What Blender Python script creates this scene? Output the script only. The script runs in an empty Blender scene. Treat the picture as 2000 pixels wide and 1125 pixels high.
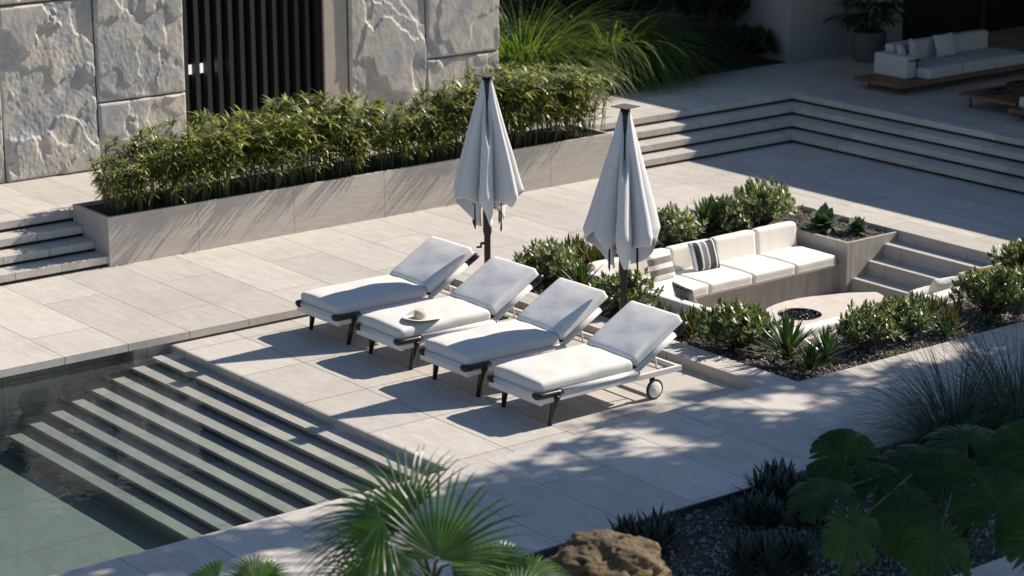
import bpy, math, random
import numpy as np
from mathutils import Vector, Matrix, noise, Euler
S = bpy.context.scene
C = S.collection
PI = math.pi
R = math.radians
# ------------------------------------------------------------ camera, world, sun, exposure
cam = bpy.data.cameras.new('camera'); camo = bpy.data.objects.new('camera', cam); C.objects.link(camo); S.camera = camo
cam.sensor_width = 36; cam.lens = 80.89; cam.clip_start = 0.5; cam.clip_end = 2000
camo.location = (-14.6098, -21.6605, 8.3272)
camo.rotation_euler = (PI/2 - 0.27102, 0.00157, -0.66817)
cam.dof.use_dof = True; cam.dof.focus_distance = 27.0; cam.dof.aperture_fstop = 1.35
SUN_EL = R(39); SUNDIR = Vector((-0.9863*math.cos(SUN_EL), 0.165*math.cos(SUN_EL), -math.sin(SUN_EL)))
W = bpy.data.worlds.new("World"); S.world = W; W.use_nodes = True
wn = W.node_tree; bg = wn.nodes['Background']
sky = wn.nodes.new('ShaderNodeTexSky'); sky.sky_type = 'NISHITA'; sky.sun_disc = False
sky.sun_elevation = SUN_EL; sky.sun_rotation = R(99.5); sky.air_density = 1.0; sky.dust_density = 0.3; sky.ozone_density = 3.0
wn.links.new(sky.outputs[0], bg.inputs[0]); bg.inputs[1].default_value = 0.074
sl = bpy.data.lights.new('sun', 'SUN'); sl.energy = 4.6; sl.angle = R(0.53); sl.color = (1.0, 0.92, 0.82)
so = bpy.data.objects.new('sun', sl); C.objects.link(so); so.rotation_euler = SUNDIR.to_track_quat('-Z', 'Y').to_euler()
S.view_settings.view_transform = 'Standard'; S.view_settings.look = 'None'; S.view_settings.gamma = 1; S.view_settings.exposure = 0.75
S.cycles.max_bounces = 8; S.cycles.transparent_max_bounces = 12
# ------------------------------------------------------------ levels
ZD, STEP, TR = 0.13, 0.15, 0.338
U = ZD + 4*STEP
# ------------------------------------------------------------ node helpers
class NT:
    def __init__(s, name):
        s.m = bpy.data.materials.new(name); s.m.use_nodes = True; s.t = s.m.node_tree
        s.b = s.t.nodes['Principled BSDF']; s.out = s.t.nodes['Material Output']
    def n(s, ty, **kw):
        x = s.t.nodes.new(ty)
        for k, v in kw.items():
            if k.startswith('i_'):
                key = k[2:]; key = int(key) if key.isdigit() else key
                x.inputs[key].default_value = v
            else: setattr(x, k, v)
        return x
    def l(s, a, b): s.t.links.new(a, b)
    def coord(s, kind='Object'): return s.n('ShaderNodeTexCoord').outputs[kind]
    def mapping(s, vec, scale=(1,1,1), loc=(0,0,0), rot=(0,0,0)):
        m = s.n('ShaderNodeMapping'); m.inputs['Scale'].default_value = scale; m.inputs['Location'].default_value = loc; m.inputs['Rotation'].default_value = rot
        s.l(vec, m.inputs[0]); return m.outputs[0]
    def noise(s, vec, scale=5, detail=5, rough=0.55, dist=0.0):
        x = s.n('ShaderNodeTexNoise'); x.inputs['Scale'].default_value = scale; x.inputs['Detail'].default_value = detail
        x.inputs['Roughness'].default_value = rough; x.inputs['Distortion'].default_value = dist
        if vec is not None: s.l(vec, x.inputs['Vector'])
        return x.outputs['Fac']
    def ramp(s, fac, stops):
        x = s.n('ShaderNodeValToRGB'); e = x.color_ramp.elements
        while len(e) < len(stops): e.new(0.5)
        for i, (p, c) in enumerate(stops):
            e[i].position = p; e[i].color = (c, c, c, 1) if not hasattr(c, '__len__') else (*c, 1)
        s.l(fac, x.inputs[0]); return x.outputs[0]
    def mix(s, fac, a, b, mode='MIX'):
        x = s.n('ShaderNodeMix', data_type='RGBA', blend_type=mode)
        for v, i in ((fac, 0), (a, 6), (b, 7)):
            if hasattr(v, 'links') or isinstance(v, bpy.types.NodeSocket): s.l(v, x.inputs[i])
            elif i == 0: x.inputs[0].default_value = v
            else: x.inputs[i].default_value = (*v, 1) if len(v) == 3 else v
        return x.outputs[2]
    def math(s, op, a, b=0.0):
        x = s.n('ShaderNodeMath', operation=op)
        for v, i in ((a, 0), (b, 1)):
            if isinstance(v, bpy.types.NodeSocket): s.l(v, x.inputs[i])
            else: x.inputs[i].default_value = v
        return x.outputs[0]
    def bump(s, h, strength=0.3, dist=0.01):
        x = s.n('ShaderNodeBump'); x.inputs['Strength'].default_value = strength; x.inputs['Distance'].default_value = dist
        s.l(h, x.inputs['Height']); s.l(x.outputs[0], s.b.inputs['Normal']); return x
    def base(s, c):
        if isinstance(c, bpy.types.NodeSocket): s.l(c, s.b.inputs['Base Color'])
        else: s.b.inputs['Base Color'].default_value = (*c, 1)
    def rough(s, r):
        if isinstance(r, bpy.types.NodeSocket): s.l(r, s.b.inputs['Roughness'])
        else: s.b.inputs['Roughness'].default_value = r

def travertine(name, light=(0.56,0.52,0.47), dark=(0.455,0.415,0.365), streak=(5,0.9,5), tile=None, axes='YX', off=(0,0), offset=0.0, grout=0.14, pits=0.5, vary=0.13):
    """light limestone, streaks run along the axis with the small scale; tile=(length, row height)"""
    t = NT(name); co = t.coord()
    n1 = t.noise(t.mapping(co, streak), 1.6, 9, 0.62, 0.4)
    n2 = t.noise(t.mapping(co, tuple(x*3.2 for x in streak)), 1.6, 6, 0.6)
    big = t.noise(co, 0.7, 3, 0.5)
    c = t.mix(t.ramp(n1, [(0.33, 0.0), (0.68, 1.0)]), dark, light)
    c = t.mix(t.math('MULTIPLY', t.ramp(n2, [(0.42, 1.0), (0.56, 0.0)]), 0.28), c, tuple(x*0.72 for x in dark))
    c = t.mix(t.ramp(big, [(0.35, 0.0), (0.7, 0.35)]), c, (light[0]*1.02, light[1]*0.99, light[2]*0.95))
    st = t.noise(t.mapping(co, (1, 1, 1), (3.1, 7.7, 0)), 1.1, 7, 0.68, 0.8)
    c = t.mix(t.ramp(st, [(0.50, 0.0), (0.66, 0.30)]), c, tuple(x*0.78 for x in dark))
    h = n2
    if tile:
        sep = t.n('ShaderNodeSeparateXYZ'); t.l(co, sep.inputs[0]); cmb = t.n('ShaderNodeCombineXYZ')
        ia, ib = 'XYZ'.index(axes[0]), 'XYZ'.index(axes[1])
        t.l(t.math('ADD', sep.outputs[ia], off[0]), cmb.inputs[0]); t.l(t.math('ADD', sep.outputs[ib], off[1]), cmb.inputs[1])
        br = t.n('ShaderNodeTexBrick', offset=offset, offset_frequency=2)
        t.l(cmb.outputs[0], br.inputs['Vector'])
        br.inputs['Scale'].default_value = 1; br.inputs['Brick Width'].default_value = tile[0]; br.inputs['Row Height'].default_value = tile[1]
        br.inputs['Mortar Size'].default_value = 0.0055; br.inputs['Mortar Smooth'].default_value = 0.0; br.inputs['Bias'].default_value = 0
        br.inputs['Color1'].default_value = (1-vary, 1-vary, 1-vary, 1); br.inputs['Color2'].default_value = (1+vary*0.4, 1+vary*0.36, 1+vary*0.3, 1); br.inputs['Mortar'].default_value = (grout, grout, grout, 1)
        c = t.mix(1.0, c, br.outputs['Color'], 'MULTIPLY')
    v = t.n('ShaderNodeTexVoronoi'); v.inputs['Scale'].default_value = 26; t.l(t.mapping(co, (1, 0.6, 1)), v.inputs['Vector'])
    pit = t.ramp(v.outputs['Distance'], [(0.06, 1.0), (0.16, 0.0)])
    gate = t.ramp(t.noise(co, 3.5, 3), [(0.5, 0.0), (0.62, 1.0)])
    c = t.mix(t.math('MULTIPLY', t.math('MULTIPLY', pit, gate), pits), c, tuple(x*0.45 for x in dark))
    t.base(c); t.rough(t.ramp(n1, [(0.3, 0.62), (0.7, 0.48)])); t.bump(h, 0.25, 0.006)
    return t.m

def plain(name, col, rough=0.5, metal=0.0, bump=None, var=0.0, spec=None):
    t = NT(name); t.rough(rough); t.b.inputs['Metallic'].default_value = metal
    co = t.coord()
    if var:
        nz = t.noise(co, 3.0, 6, 0.6)
        t.base(t.mix(t.ramp(nz, [(0.3, 0.0), (0.7, 1.0)]), tuple(x*(1-var) for x in col), tuple(min(1, x*(1+var*0.5)) for x in col)))
    else: t.base(col)
    if bump: t.bump(t.noise(co, bump[0], 5, 0.6), bump[1], bump[2])
    if spec is not None: t.b.inputs['Specular IOR Level'].default_value = spec
    return t.m

def fabric(name, col, weave=260, amt=0.35, mott=0.12, streak=(1,1,1)):
    t = NT(name); co = t.coord()
    w = t.noise(t.mapping(co, streak), weave, 2, 0.5)
    big = t.noise(co, 7, 4, 0.5)
    c = t.mix(t.math('MULTIPLY', t.ramp(w, [(0.42, 1.0), (0.6, 0.0)]), 0.9), col, tuple(x*(1-mott) for x in col))
    t.base(c); t.rough(0.9); t.b.inputs['Specular IOR Level'].default_value = 0.25
    t.b.inputs['Sheen Weight'].default_value = 0.08
    h = t.math('ADD', t.math('MULTIPLY', w, 0.35), big); t.bump(h, amt, 0.012)
    return t.m

def leafmat(name, c1, c2, trans=0.35, rough=0.42, scale=6.0, tip=None, spec=0.5):
    """two-tone leaf with per-island variation and light passing through"""
    t = NT(name)
    g = t.n('ShaderNodeNewGeometry'); rnd = g.outputs['Random Per Island']
    c = t.mix(t.ramp(rnd, [(0.0, 0.0), (0.5, 0.35), (1.0, 1.0)]), c1, c2)
    c = t.mix(t.ramp(rnd, [(0.965, 0.0), (0.975, 0.8)]), c, (c2[0]*1.1+0.05, c2[1]*0.75+0.02, c2[2]*0.5))
    nz = t.noise(t.coord(), scale, 3)
    c = t.mix(t.ramp(nz, [(0.4, 0.0), (0.7, 0.5)]), c, tuple(x*0.6 for x in c1))
    t.base(c); t.rough(rough); t.b.inputs['Specular IOR Level'].default_value = spec
    tr = t.n('ShaderNodeBsdfTranslucent'); t.l(t.mix(1.0, c, (1.9, 2.1, 0.75), 'MULTIPLY'), tr.inputs[0])
    ms = t.n('ShaderNodeMixShader'); ms.inputs[0].default_value = trans
    t.l(t.b.outputs[0], ms.inputs[1]); t.l(tr.outputs[0], ms.inputs[2]); t.l(ms.outputs[0], t.out.inputs[0])
    return t.m

M = {}
M['terrace'] = travertine('terrace_travertine', tile=(1.315, 0.867), off=(1.83, 0.11))
M['deck'] = travertine('deck_travertine', tile=(2.63, 0.867), off=(0.6, 0.735), offset=0.5, grout=0.3)
M['upper'] = travertine('upper_travertine', tile=(1.7, 0.69), off=(0.35, 0.03), offset=0.5, grout=0.4)
M['poolstone'] = travertine('pool_stone', tile=(1.315, 3.0), off=(0.4, 0.2), grout=0.5, pits=0.3)
M['poolwall'] = travertine('pool_wall_stone', tile=(0.9, 0.35), axes='XZ', off=(0.4, 0.17), grout=0.4, pits=0.3, light=(0.4,0.38,0.34), dark=(0.3,0.28,0.25))
M['panel'] = travertine('planter_travertine', streak=(0.8, 5, 5), pits=0.45, light=(0.54,0.49,0.435), dark=(0.44,0.39,0.335))
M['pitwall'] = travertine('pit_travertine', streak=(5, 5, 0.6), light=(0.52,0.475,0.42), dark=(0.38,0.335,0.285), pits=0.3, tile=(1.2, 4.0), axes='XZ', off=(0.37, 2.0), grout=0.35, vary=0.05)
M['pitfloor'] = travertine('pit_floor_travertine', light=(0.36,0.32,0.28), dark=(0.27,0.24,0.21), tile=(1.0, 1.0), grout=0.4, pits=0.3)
M['pitstep'] = travertine('pit_step_travertine', tile=(1.0, 4.0), off=(0.3, 1.0), grout=0.4, pits=0.3)
M['soil'] = plain('dark_soil', (0.035, 0.03, 0.026), 0.95, bump=(40, 0.9, 0.03), var=0.5)
M['bedsoil'] = plain('bed_soil', (0.07, 0.055, 0.042), 0.95, bump=(45, 1.0, 0.03), var=0.6)
def pebblemat(name, cols):
    t = NT(name); g = t.n('ShaderNodeNewGeometry')
    t.base(t.ramp(g.outputs['Random Per Island'], cols)); t.rough(0.75); t.bump(t.noise(t.coord(), 60, 3), 0.3, 0.005); return t.m
M['gravel'] = pebblemat('gravel_stones', [(0.0, (0.04,0.038,0.038)), (0.5, (0.13,0.12,0.115)), (1.0, (0.33,0.31,0.29))])
M['bedgravel'] = pebblemat('bed_gravel', [(0.0, (0.05,0.038,0.028)), (0.55, (0.17,0.13,0.10)), (1.0, (0.48,0.42,0.35))])
M['lava'] = plain('black_lava', (0.012, 0.012, 0.013), 0.25, bump=(30, 0.5, 0.01))
M['dark_metal'] = plain('dark_bronze_metal', (0.035, 0.03, 0.027), 0.4, 0.6)
M['cap_metal'] = plain('bronze_plate', (0.16, 0.125, 0.10), 0.45, 0.5)
M['white_metal'] = plain('white_powder_coat', (0.72, 0.68, 0.62), 0.4)
M['wood_dark'] = plain('dark_stained_wood', (0.018, 0.011, 0.008), 0.28, bump=(30, 0.2, 0.003), var=0.4)
M['cushion'] = fabric('off_white_fabric', (0.67, 0.64, 0.60), mott=0.16, streak=(0.5, 2, 1))
M['cushion_back'] = fabric('grey_woven_fabric', (0.82, 0.79, 0.75), weave=60, mott=0.14, amt=0.15, streak=(1.8, 0.13, 1.8))
M['tube_fab'] = fabric('tube_fabric', (0.66, 0.65, 0.63), weave=150, mott=0.2)
M['piping'] = plain('piping_cord', (0.66, 0.63, 0.58), 0.9)
M['pitcush'] = fabric('cream_outdoor_fabric', (0.80, 0.755, 0.68), weave=300, mott=0.07, amt=0.25)
M['sofa_fab'] = fabric('pale_sofa_fabric', (0.44, 0.44, 0.44), mott=0.05, amt=0.2)
M['umb'] = fabric('umbrella_canvas', (0.67, 0.655, 0.64), weave=400, mott=0.06, amt=0.12)
M['tyre'] = plain('black_rubber', (0.015, 0.015, 0.015), 0.7)
M['teak'] = plain('teak_wood', (0.16, 0.085, 0.045), 0.55, bump=(25, 0.3, 0.004), var=0.3)
M['black'] = plain('black_object', (0.01, 0.01, 0.011), 0.35)
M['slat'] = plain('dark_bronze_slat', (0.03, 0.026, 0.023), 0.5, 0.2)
M['glass'] = plain('dark_window_glass', (0.01, 0.011, 0.012), 0.06)
M['plaster'] = plain('pale_render', (0.27, 0.27, 0.27), 0.9, bump=(20, 0.15, 0.005), var=0.06)
M['pilaster'] = plain('smooth_beige_stone', (0.47, 0.40, 0.32), 0.75, bump=(8, 0.25, 0.01), var=0.14)
M['roof'] = plain('roof_slab', (0.35, 0.34, 0.33), 0.9)
M['terracotta'] = plain('grey_pot', (0.10, 0.097, 0.094), 0.85, var=0.15)
M['strip'] = plain('steel_edging', (0.045, 0.05, 0.048), 0.6, 0.3)
M['bark'] = plain('bark', (0.10, 0.075, 0.055), 0.9, bump=(25, 0.8, 0.02), var=0.4)
M['stem'] = plain('green_stem', (0.05, 0.06, 0.02), 0.6)
M['sedge'] = leafmat('sedge_leaf', (0.028, 0.046, 0.010), (0.44, 0.44, 0.12), 0.25, 0.42, spec=0.9)
M['shrub'] = leafmat('glossy_shrub_leaf', (0.018, 0.038, 0.012), (0.36, 0.42, 0.18), 0.2, 0.40, spec=0.9)
M['shrubgrey'] = leafmat('pale_shrub_leaf', (0.05, 0.08, 0.028), (0.50, 0.54, 0.32), 0.2, 0.40, spec=0.9)
M['aloe'] = leafmat('aloe_leaf', (0.035, 0.075, 0.02), (0.075, 0.13, 0.04), 0.12, 0.38)
M['aloered'] = leafmat('bronze_aloe_leaf', (0.06, 0.065, 0.02), (0.16, 0.13, 0.05), 0.15, 0.4)
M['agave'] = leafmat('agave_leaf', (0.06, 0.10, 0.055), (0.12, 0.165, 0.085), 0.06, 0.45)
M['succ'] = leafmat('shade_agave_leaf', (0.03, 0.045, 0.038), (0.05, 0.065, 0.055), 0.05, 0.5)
M['grass'] = leafmat('arching_grass', (0.06, 0.11, 0.02), (0.17, 0.21, 0.055), 0.4, 0.45)
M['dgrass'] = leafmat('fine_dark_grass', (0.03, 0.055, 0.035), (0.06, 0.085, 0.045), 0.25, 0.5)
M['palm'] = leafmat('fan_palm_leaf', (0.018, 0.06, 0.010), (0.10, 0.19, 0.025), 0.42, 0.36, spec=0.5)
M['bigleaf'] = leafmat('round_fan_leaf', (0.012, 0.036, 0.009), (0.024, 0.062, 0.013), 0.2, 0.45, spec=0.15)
M['dleaf'] = leafmat('dark_shrub_leaf', (0.018, 0.04, 0.014), (0.04, 0.07, 0.02), 0.2, 0.45)
M['tree'] = leafmat('tree_leaf', (0.04, 0.08, 0.02), (0.08, 0.13, 0.03), 0.1, 0.5)
M['straw'] = fabric('straw', (0.74, 0.66, 0.52), weave=70, mott=0.3, streak=(1, 1, 4))
def boulder_mat():
    t = NT('ochre_boulder'); co = t.coord()
    a = t.noise(co, 2.2, 8, 0.65, 0.6); v = t.n('ShaderNodeTexVoronoi'); v.inputs['Scale'].default_value = 9; t.l(t.mapping(co, (1,1,1.4)), v.inputs['Vector'])
    c = t.mix(t.ramp(a, [(0.35, 0.0), (0.65, 1.0)]), (0.06, 0.045, 0.03), (0.19, 0.13, 0.06))
    c = t.mix(t.ramp(v.outputs['Distance'], [(0.1, 0.8), (0.3, 0.0)]), c, (0.04, 0.03, 0.02))
    t.base(c); t.rough(0.9); t.bump(t.math('ADD', a, t.math('MULTIPLY', t.noise(co, 34, 6, 0.7), 0.5)), 1.0, 0.03); return t.m
M['boulder'] = boulder_mat()
def cleft_mat():
    t = NT('split_face_limestone'); co = t.coord()
    a = t.noise(co, 1.4, 10, 0.62, 1.2); b = t.noise(co, 22, 8, 0.72); d = t.noise(t.mapping(co, (1, 1, 0.7)), 5.5, 8, 0.6, 0.8)
    c = t.mix(t.ramp(a, [(0.4, 0.0), (0.6, 1.0)]), (0.37, 0.37, 0.365), (0.58, 0.515, 0.43))
    c = t.mix(t.ramp(d, [(0.35, 0.35), (0.6, 0.0)]), c, (0.24, 0.225, 0.2))
    t.base(c); t.rough(0.72)
    h = t.math('ADD', t.math('MULTIPLY', b, 0.4), d); t.bump(h, 0.55, 0.022); return t.m
M['cleft'] = cleft_mat()
def water_mat():
    t = NT('pool_water'); t.t.nodes.remove(t.b)
    bp = t.n('ShaderNodeBump'); bp.inputs['Strength'].default_value = 0.22; bp.inputs['Distance'].default_value = 0.02
    t.l(t.noise(t.mapping(t.coord(), (1, 1, 1)), 3.0, 3, 0.5, 0.3), bp.inputs['Height'])
    fr = t.n('ShaderNodeFresnel'); ge = t.n('ShaderNodeNewGeometry')
    t.l(t.math('SUBTRACT', 1.33, t.math('MULTIPLY', ge.outputs['Backfacing'], 1.33-1/1.33)), fr.inputs['IOR'])  # same reflectance from both sides
    tr = t.n('ShaderNodeBsdfTransparent'); gl = t.n('ShaderNodeBsdfGlossy'); gl.inputs['Roughness'].default_value = 0.02
    t.l(bp.outputs[0], gl.inputs['Normal'])
    ms = t.n('ShaderNodeMixShader'); t.l(fr.outputs[0], ms.inputs[0]); t.l(tr.outputs[0], ms.inputs[1]); t.l(gl.outputs[0], ms.inputs[2]); t.l(ms.outputs[0], t.out.inputs[0])
    ab = t.n('ShaderNodeVolumeAbsorption'); ab.inputs[0].default_value = (0.44, 0.575, 0.575, 1); ab.inputs[1].default_value = 0.62
    t.l(ab.outputs[0], t.out.inputs['Volume']); return t.m
M['water'] = water_mat()
def stripe_mat():
    t = NT('striped_pillow_fabric'); co = t.coord('Generated'); sep = t.n('ShaderNodeSeparateXYZ'); t.l(co, sep.inputs[0])
    x = t.n('ShaderNodeValToRGB'); x.color_ramp.interpolation = 'CONSTANT'; e = x.color_ramp.elements
    st = [(0, .42), (.07, .70), (.12, .035), (.30, .70), (.36, .20), (.52, .70), (.57, .06), (.72, .03), (.80, .65), (.85, .05), (.94, .5)]
    while len(e) < len(st): e.new(.5)
    for i, (p, c) in enumerate(st): e[i].position = p; e[i].color = (c, c, c*1.03, 1)
    t.l(sep.outputs[0], x.inputs[0]); t.base(x.outputs[0]); t.rough(0.9); t.bump(t.noise(t.coord(), 200, 2), 0.2, 0.004); return t.m
M['striped'] = stripe_mat()
def band_mat():
    t = NT('banded_pillow_fabric'); co = t.coord('Generated'); sep = t.n('ShaderNodeSeparateXYZ'); t.l(co, sep.inputs[0])
    z = sep.outputs[2]
    x = t.n('ShaderNodeValToRGB'); x.color_ramp.interpolation = 'CONSTANT'; e = x.color_ramp.elements
    st = [(0, 0), (.22, 1), (.42, 0), (.58, 1), (.80, 0)]
    while len(e) < len(st): e.new(.5)
    for i, (p, c) in enumerate(st): e[i].position = p; e[i].color = (c, c, c, 1)
    t.l(z, x.inputs[0])
    ch = t.n('ShaderNodeTexVoronoi'); ch.inputs['Scale'].default_value = 24; ch.distance = 'MANHATTAN'; ch.inputs['Randomness'].default_value = 0.0
    t.l(t.mapping(co, (1, 0, 1.0), rot=(0, R(45), 0)), ch.inputs['Vector'])
    pat = t.ramp(ch.outputs['Distance'], [(0.30, 1.0), (0.36, 0.0)])
    f = t.math('MULTIPLY', x.outputs[0], t.math('ADD', t.math('MULTIPLY', pat, 0.3), 0.70))
    t.base(t.mix(f, (0.68, 0.64, 0.59), (0.03, 0.027, 0.028))); t.rough(0.9); t.bump(t.noise(t.coord(), 200, 2), 0.2, 0.004); return t.m
M['banded'] = band_mat()
def tri_mat():
    t = NT('patterned_pillow_fabric'); co = t.coord('Generated')
    v = t.n('ShaderNodeTexVoronoi'); v.inputs['Scale'].default_value = 4.5; v.distance = 'MANHATTAN'; v.inputs['Randomness'].default_value = 0.15; t.l(t.mapping(co, (1, 1, 1)), v.inputs['Vector'])
    f = t.ramp(v.outputs['Distance'], [(0.40, 1.0), (0.44, 0.0)])
    t.base(t.mix(f, (0.17, 0.165, 0.16), (0.015, 0.014, 0.015))); t.rough(0.9); return t.m
M['tri'] = tri_mat()
M['olive'] = fabric('olive_velvet', (0.22, 0.17, 0.05), mott=0.2)
def lit_mat():
    t = NT('lit_window'); t.base((0.8, 0.8, 0.8)); t.b.inputs['Emission Color'].default_value = (0.9, 0.88, 0.86, 1); t.b.inputs['Emission Strength'].default_value = 0.55; return t.m
M['lit'] = lit_mat()

# ------------------------------------------------------------ mesh helpers
LAST = ['']
class MB:
    def __init__(s): s.v = []; s.f = []
    def add(s, vs, fs):
        o = len(s.v); s.v += [tuple(p) for p in vs]; s.f += [tuple(i+o for i in f) for f in fs]
    def box(s, x0, x1, y0, y1, z0, z1, mat=None):
        vs = [Vector((x, y, z)) for x in (x0, x1) for y in (y0, y1) for z in (z0, z1)]
        if mat is not None: vs = [mat @ p for p in vs]
        s.add(vs, [(0,1,3,2), (4,6,7,5), (0,4,5,1), (2,3,7,6), (0,2,6,4), (1,5,7,3)])
    def tube(s, pts, rad, n=8, cap=True, flat=1.0):
        pts = [Vector(p) for p in pts]
        if not hasattr(rad, '__len__'): rad = [rad]*len(pts)
        o = len(s.v); up = Vector((0, 0, 1))
        for i, p in enumerate(pts):
            d = (pts[min(i+1, len(pts)-1)] - pts[max(i-1, 0)]).normalized()
            a = d.cross(up); a = a.normalized() if a.length > 0.05 else Vector((1, 0, 0)); b = a.cross(d).normalized()
            for k in range(n):
                t = 2*PI*k/n; s.v.append(tuple(p + a*math.cos(t)*rad[i] + b*math.sin(t)*rad[i]*flat))
        for i in range(len(pts)-1):
            for k in range(n):
                s.f.append((o+i*n+k, o+i*n+(k+1) % n, o+(i+1)*n+(k+1) % n, o+(i+1)*n+k))
        if cap:
            s.f.append(tuple(o+k for k in reversed(range(n)))); s.f.append(tuple(o+(len(pts)-1)*n+k for k in range(n)))
    def lathe(s, prof, n=24, c=(0, 0, 0), axis='Z'):
        o = len(s.v)
        for r, z in prof:
            for k in range(n):
                t = 2*PI*k/n; a, b = r*math.cos(t), r*math.sin(t)
                s.v.append((c[0]+a, c[1]+b, c[2]+z) if axis == 'Z' else (c[0]+a, c[1]+z, c[2]+b))
        for i in range(len(prof)-1):
            for k in range(n):
                f = (o+i*n+k, o+i*n+(k+1) % n, o+(i+1)*n+(k+1) % n, o+(i+1)*n+k)
                s.f.append(f if axis == 'Z' else f[::-1])
    def rbox(s, c, h, r, n=6, puff=0.0, mat=None, wob=0.0, seed=0, puffall=0.0):
        """rounded, slightly stuffed box"""
        vid = {}; faces = []; hx, hy, hz = h; r = min(r, hx*0.99, hy*0.99, hz*0.99)
        nx, ny, nz = [max(4, int(n*q/max(h)*2)+4) for q in h]
        def lin(k, m, hh):
            # denser near the ends
            edge = min(r/hh, 0.9); t = k/m*2-1
            return t
        def vert(i, j, k):
            key = (i, j, k)
            if key in vid: return vid[key]
            def dist(a, m, hh):
                # 3 cells for each rounded end
                if a <= 3: return -hh + r*(a/3.0)
                if a >= m-3: return hh - r*((m-a)/3.0)
                return -hh + r + (2*hh-2*r)*((a-3)/(m-6))
            p = Vector((dist(i, NX, hx), dist(j, NY, hy), dist(k, NZ, hz)))
            q = Vector((max(-hx+r, min(hx-r, p.x)), max(-hy+r, min(hy-r, p.y)), max(-hz+r, min(hz-r, p.z))))
            d = p - q
            if d.length > 1e-9:
                m_ = max(abs(d.x), abs(d.y), abs(d.z)); d = d.normalized()*m_
            w = q + d
            u, v, t = w.x/hx, w.y/hy, w.z/hz
            if puff: w.z += (1 if t > 0 else -0.25)*puff*(1-u**4)*(1-v**4)*abs(t)
            if puffall:
                w.x += puffall*u*(1-v*v)*(1-t*t); w.y += puffall*v*(1-u*u)*(1-t*t)
            if wob:
                nn = noise.noise(Vector((w.x*4+seed*7.3, w.y*4+seed, w.z*4))); w.z += wob*nn*(1 if t > 0 else .3); w.y += wob*0.4*noise.noise(Vector((w.y*5, w.x*5+seed, 3)))
            w = w + Vector(c)
            if mat is not None: w = mat @ w
            vid[key] = len(s.v); s.v.append(tuple(w)); return vid[key]
        NX, NY, NZ = nx+6, ny+6, nz+6
        for i in range(NX):
            for j in range(NY):
                s.f.append((vert(i, j, 0), vert(i, j+1, 0), vert(i+1, j+1, 0), vert(i+1, j, 0)))
                s.f.append((vert(i, j, NZ), vert(i+1, j, NZ), vert(i+1, j+1, NZ), vert(i, j+1, NZ)))
        for i in range(NX):
            for k in range(NZ):
                s.f.append((vert(i, 0, k), vert(i+1, 0, k), vert(i+1, 0, k+1), vert(i, 0, k+1)))
                s.f.append((vert(i, NY, k), vert(i, NY, k+1), vert(i+1, NY, k+1), vert(i+1, NY, k)))
        for j in range(NY):
            for k in range(NZ):
                s.f.append((vert(0, j, k), vert(0, j, k+1), vert(0, j+1, k+1), vert(0, j+1, k)))
                s.f.append((vert(NX, j, k), vert(NX, j+1, k), vert(NX, j+1, k+1), vert(NX, j, k+1)))
    def blade(s, p, d, L, w, droop, seg=5, fold=0.0, side=None, taper=1.0, wpos=0.3, thick=0):
        """leaf: starts at p towards d, bends down by droop (radians) along its length"""
        p = Vector(p); d = Vector(d).normalized()
        if side is None:
            side = d.cross(Vector((0, 0, 1)))
            side = side.normalized() if side.length > 0.02 else Vector((1, 0, 0))
        o = len(s.v); st = L/seg; cols = 3 if fold else 2
        for i in range(seg+1):
            t = i/seg
            ww = w*0.5*((t/wpos)**0.5 if t < wpos else (1-((t-wpos)/(1-wpos))**1.6)) if i else w*0.28
            if taper < 1 and t < wpos: ww = w*0.5*(taper+(1-taper)*t/wpos)
            ww = max(ww, 0.0006)
            nrm = side.cross(d).normalized()
            s.v.append(tuple(p - side*ww))
            if fold: s.v.append(tuple(p - nrm*ww*fold))
            s.v.append(tuple(p + side*ww))
            ax = side; d = (Matrix.Rotation(-droop/seg, 3, ax) @ d).normalized()
            p = p + d*st
        for i in range(seg):
            for k in range(cols-1):
                a = o+i*cols+k; s.f.append((a, a+1, a+cols+1, a+cols))
    def obj(s, name, mat, parent=None, smooth=False):
        me = bpy.data.meshes.new(name); me.from_pydata(s.v, [], s.f); me.update()
        if smooth: me.polygons.foreach_set('use_smooth', [True]*len(me.polygons))
        me.materials.append(mat if not isinstance(mat, str) else M[mat])
        o = bpy.data.objects.new(name, me); C.objects.link(o)
        if parent: o.parent = parent
        LAST[0] = o.name
        return o
def tag(o, label=None, cat=None, group=None, kind=None):
    for k, v in (('label', label), ('category', cat), ('group', group), ('kind', kind)):
        if v: o[k] = v
    return o
def thing(name, label, cat, loc=(0, 0, 0), rz=0, group=None):
    o = bpy.data.objects.new(name, None); C.objects.link(o); o.location = loc; o.rotation_euler = (0, 0, rz); o.empty_display_size = 0.2
    return tag(o, label, cat, group)
def struct(o): o['kind'] = 'structure'; return o
KIDS = {}
def kids(r): return [o for o in bpy.data.objects if o.parent == r]
def dup(root, loc, rz=0, scale=1.0, label=None, group=None):
    r = root.copy(); C.objects.link(r); r.location = loc; r.rotation_euler = (0, 0, rz); r.scale = (scale,)*3
    if label: r['label'] = label
    if group: r['group'] = group
    for ch in kids(root):
        c = ch.copy(); C.objects.link(c); c.parent = r
        for g in kids(ch):
            e = g.copy(); C.objects.link(e); e.parent = c
    return r
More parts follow.
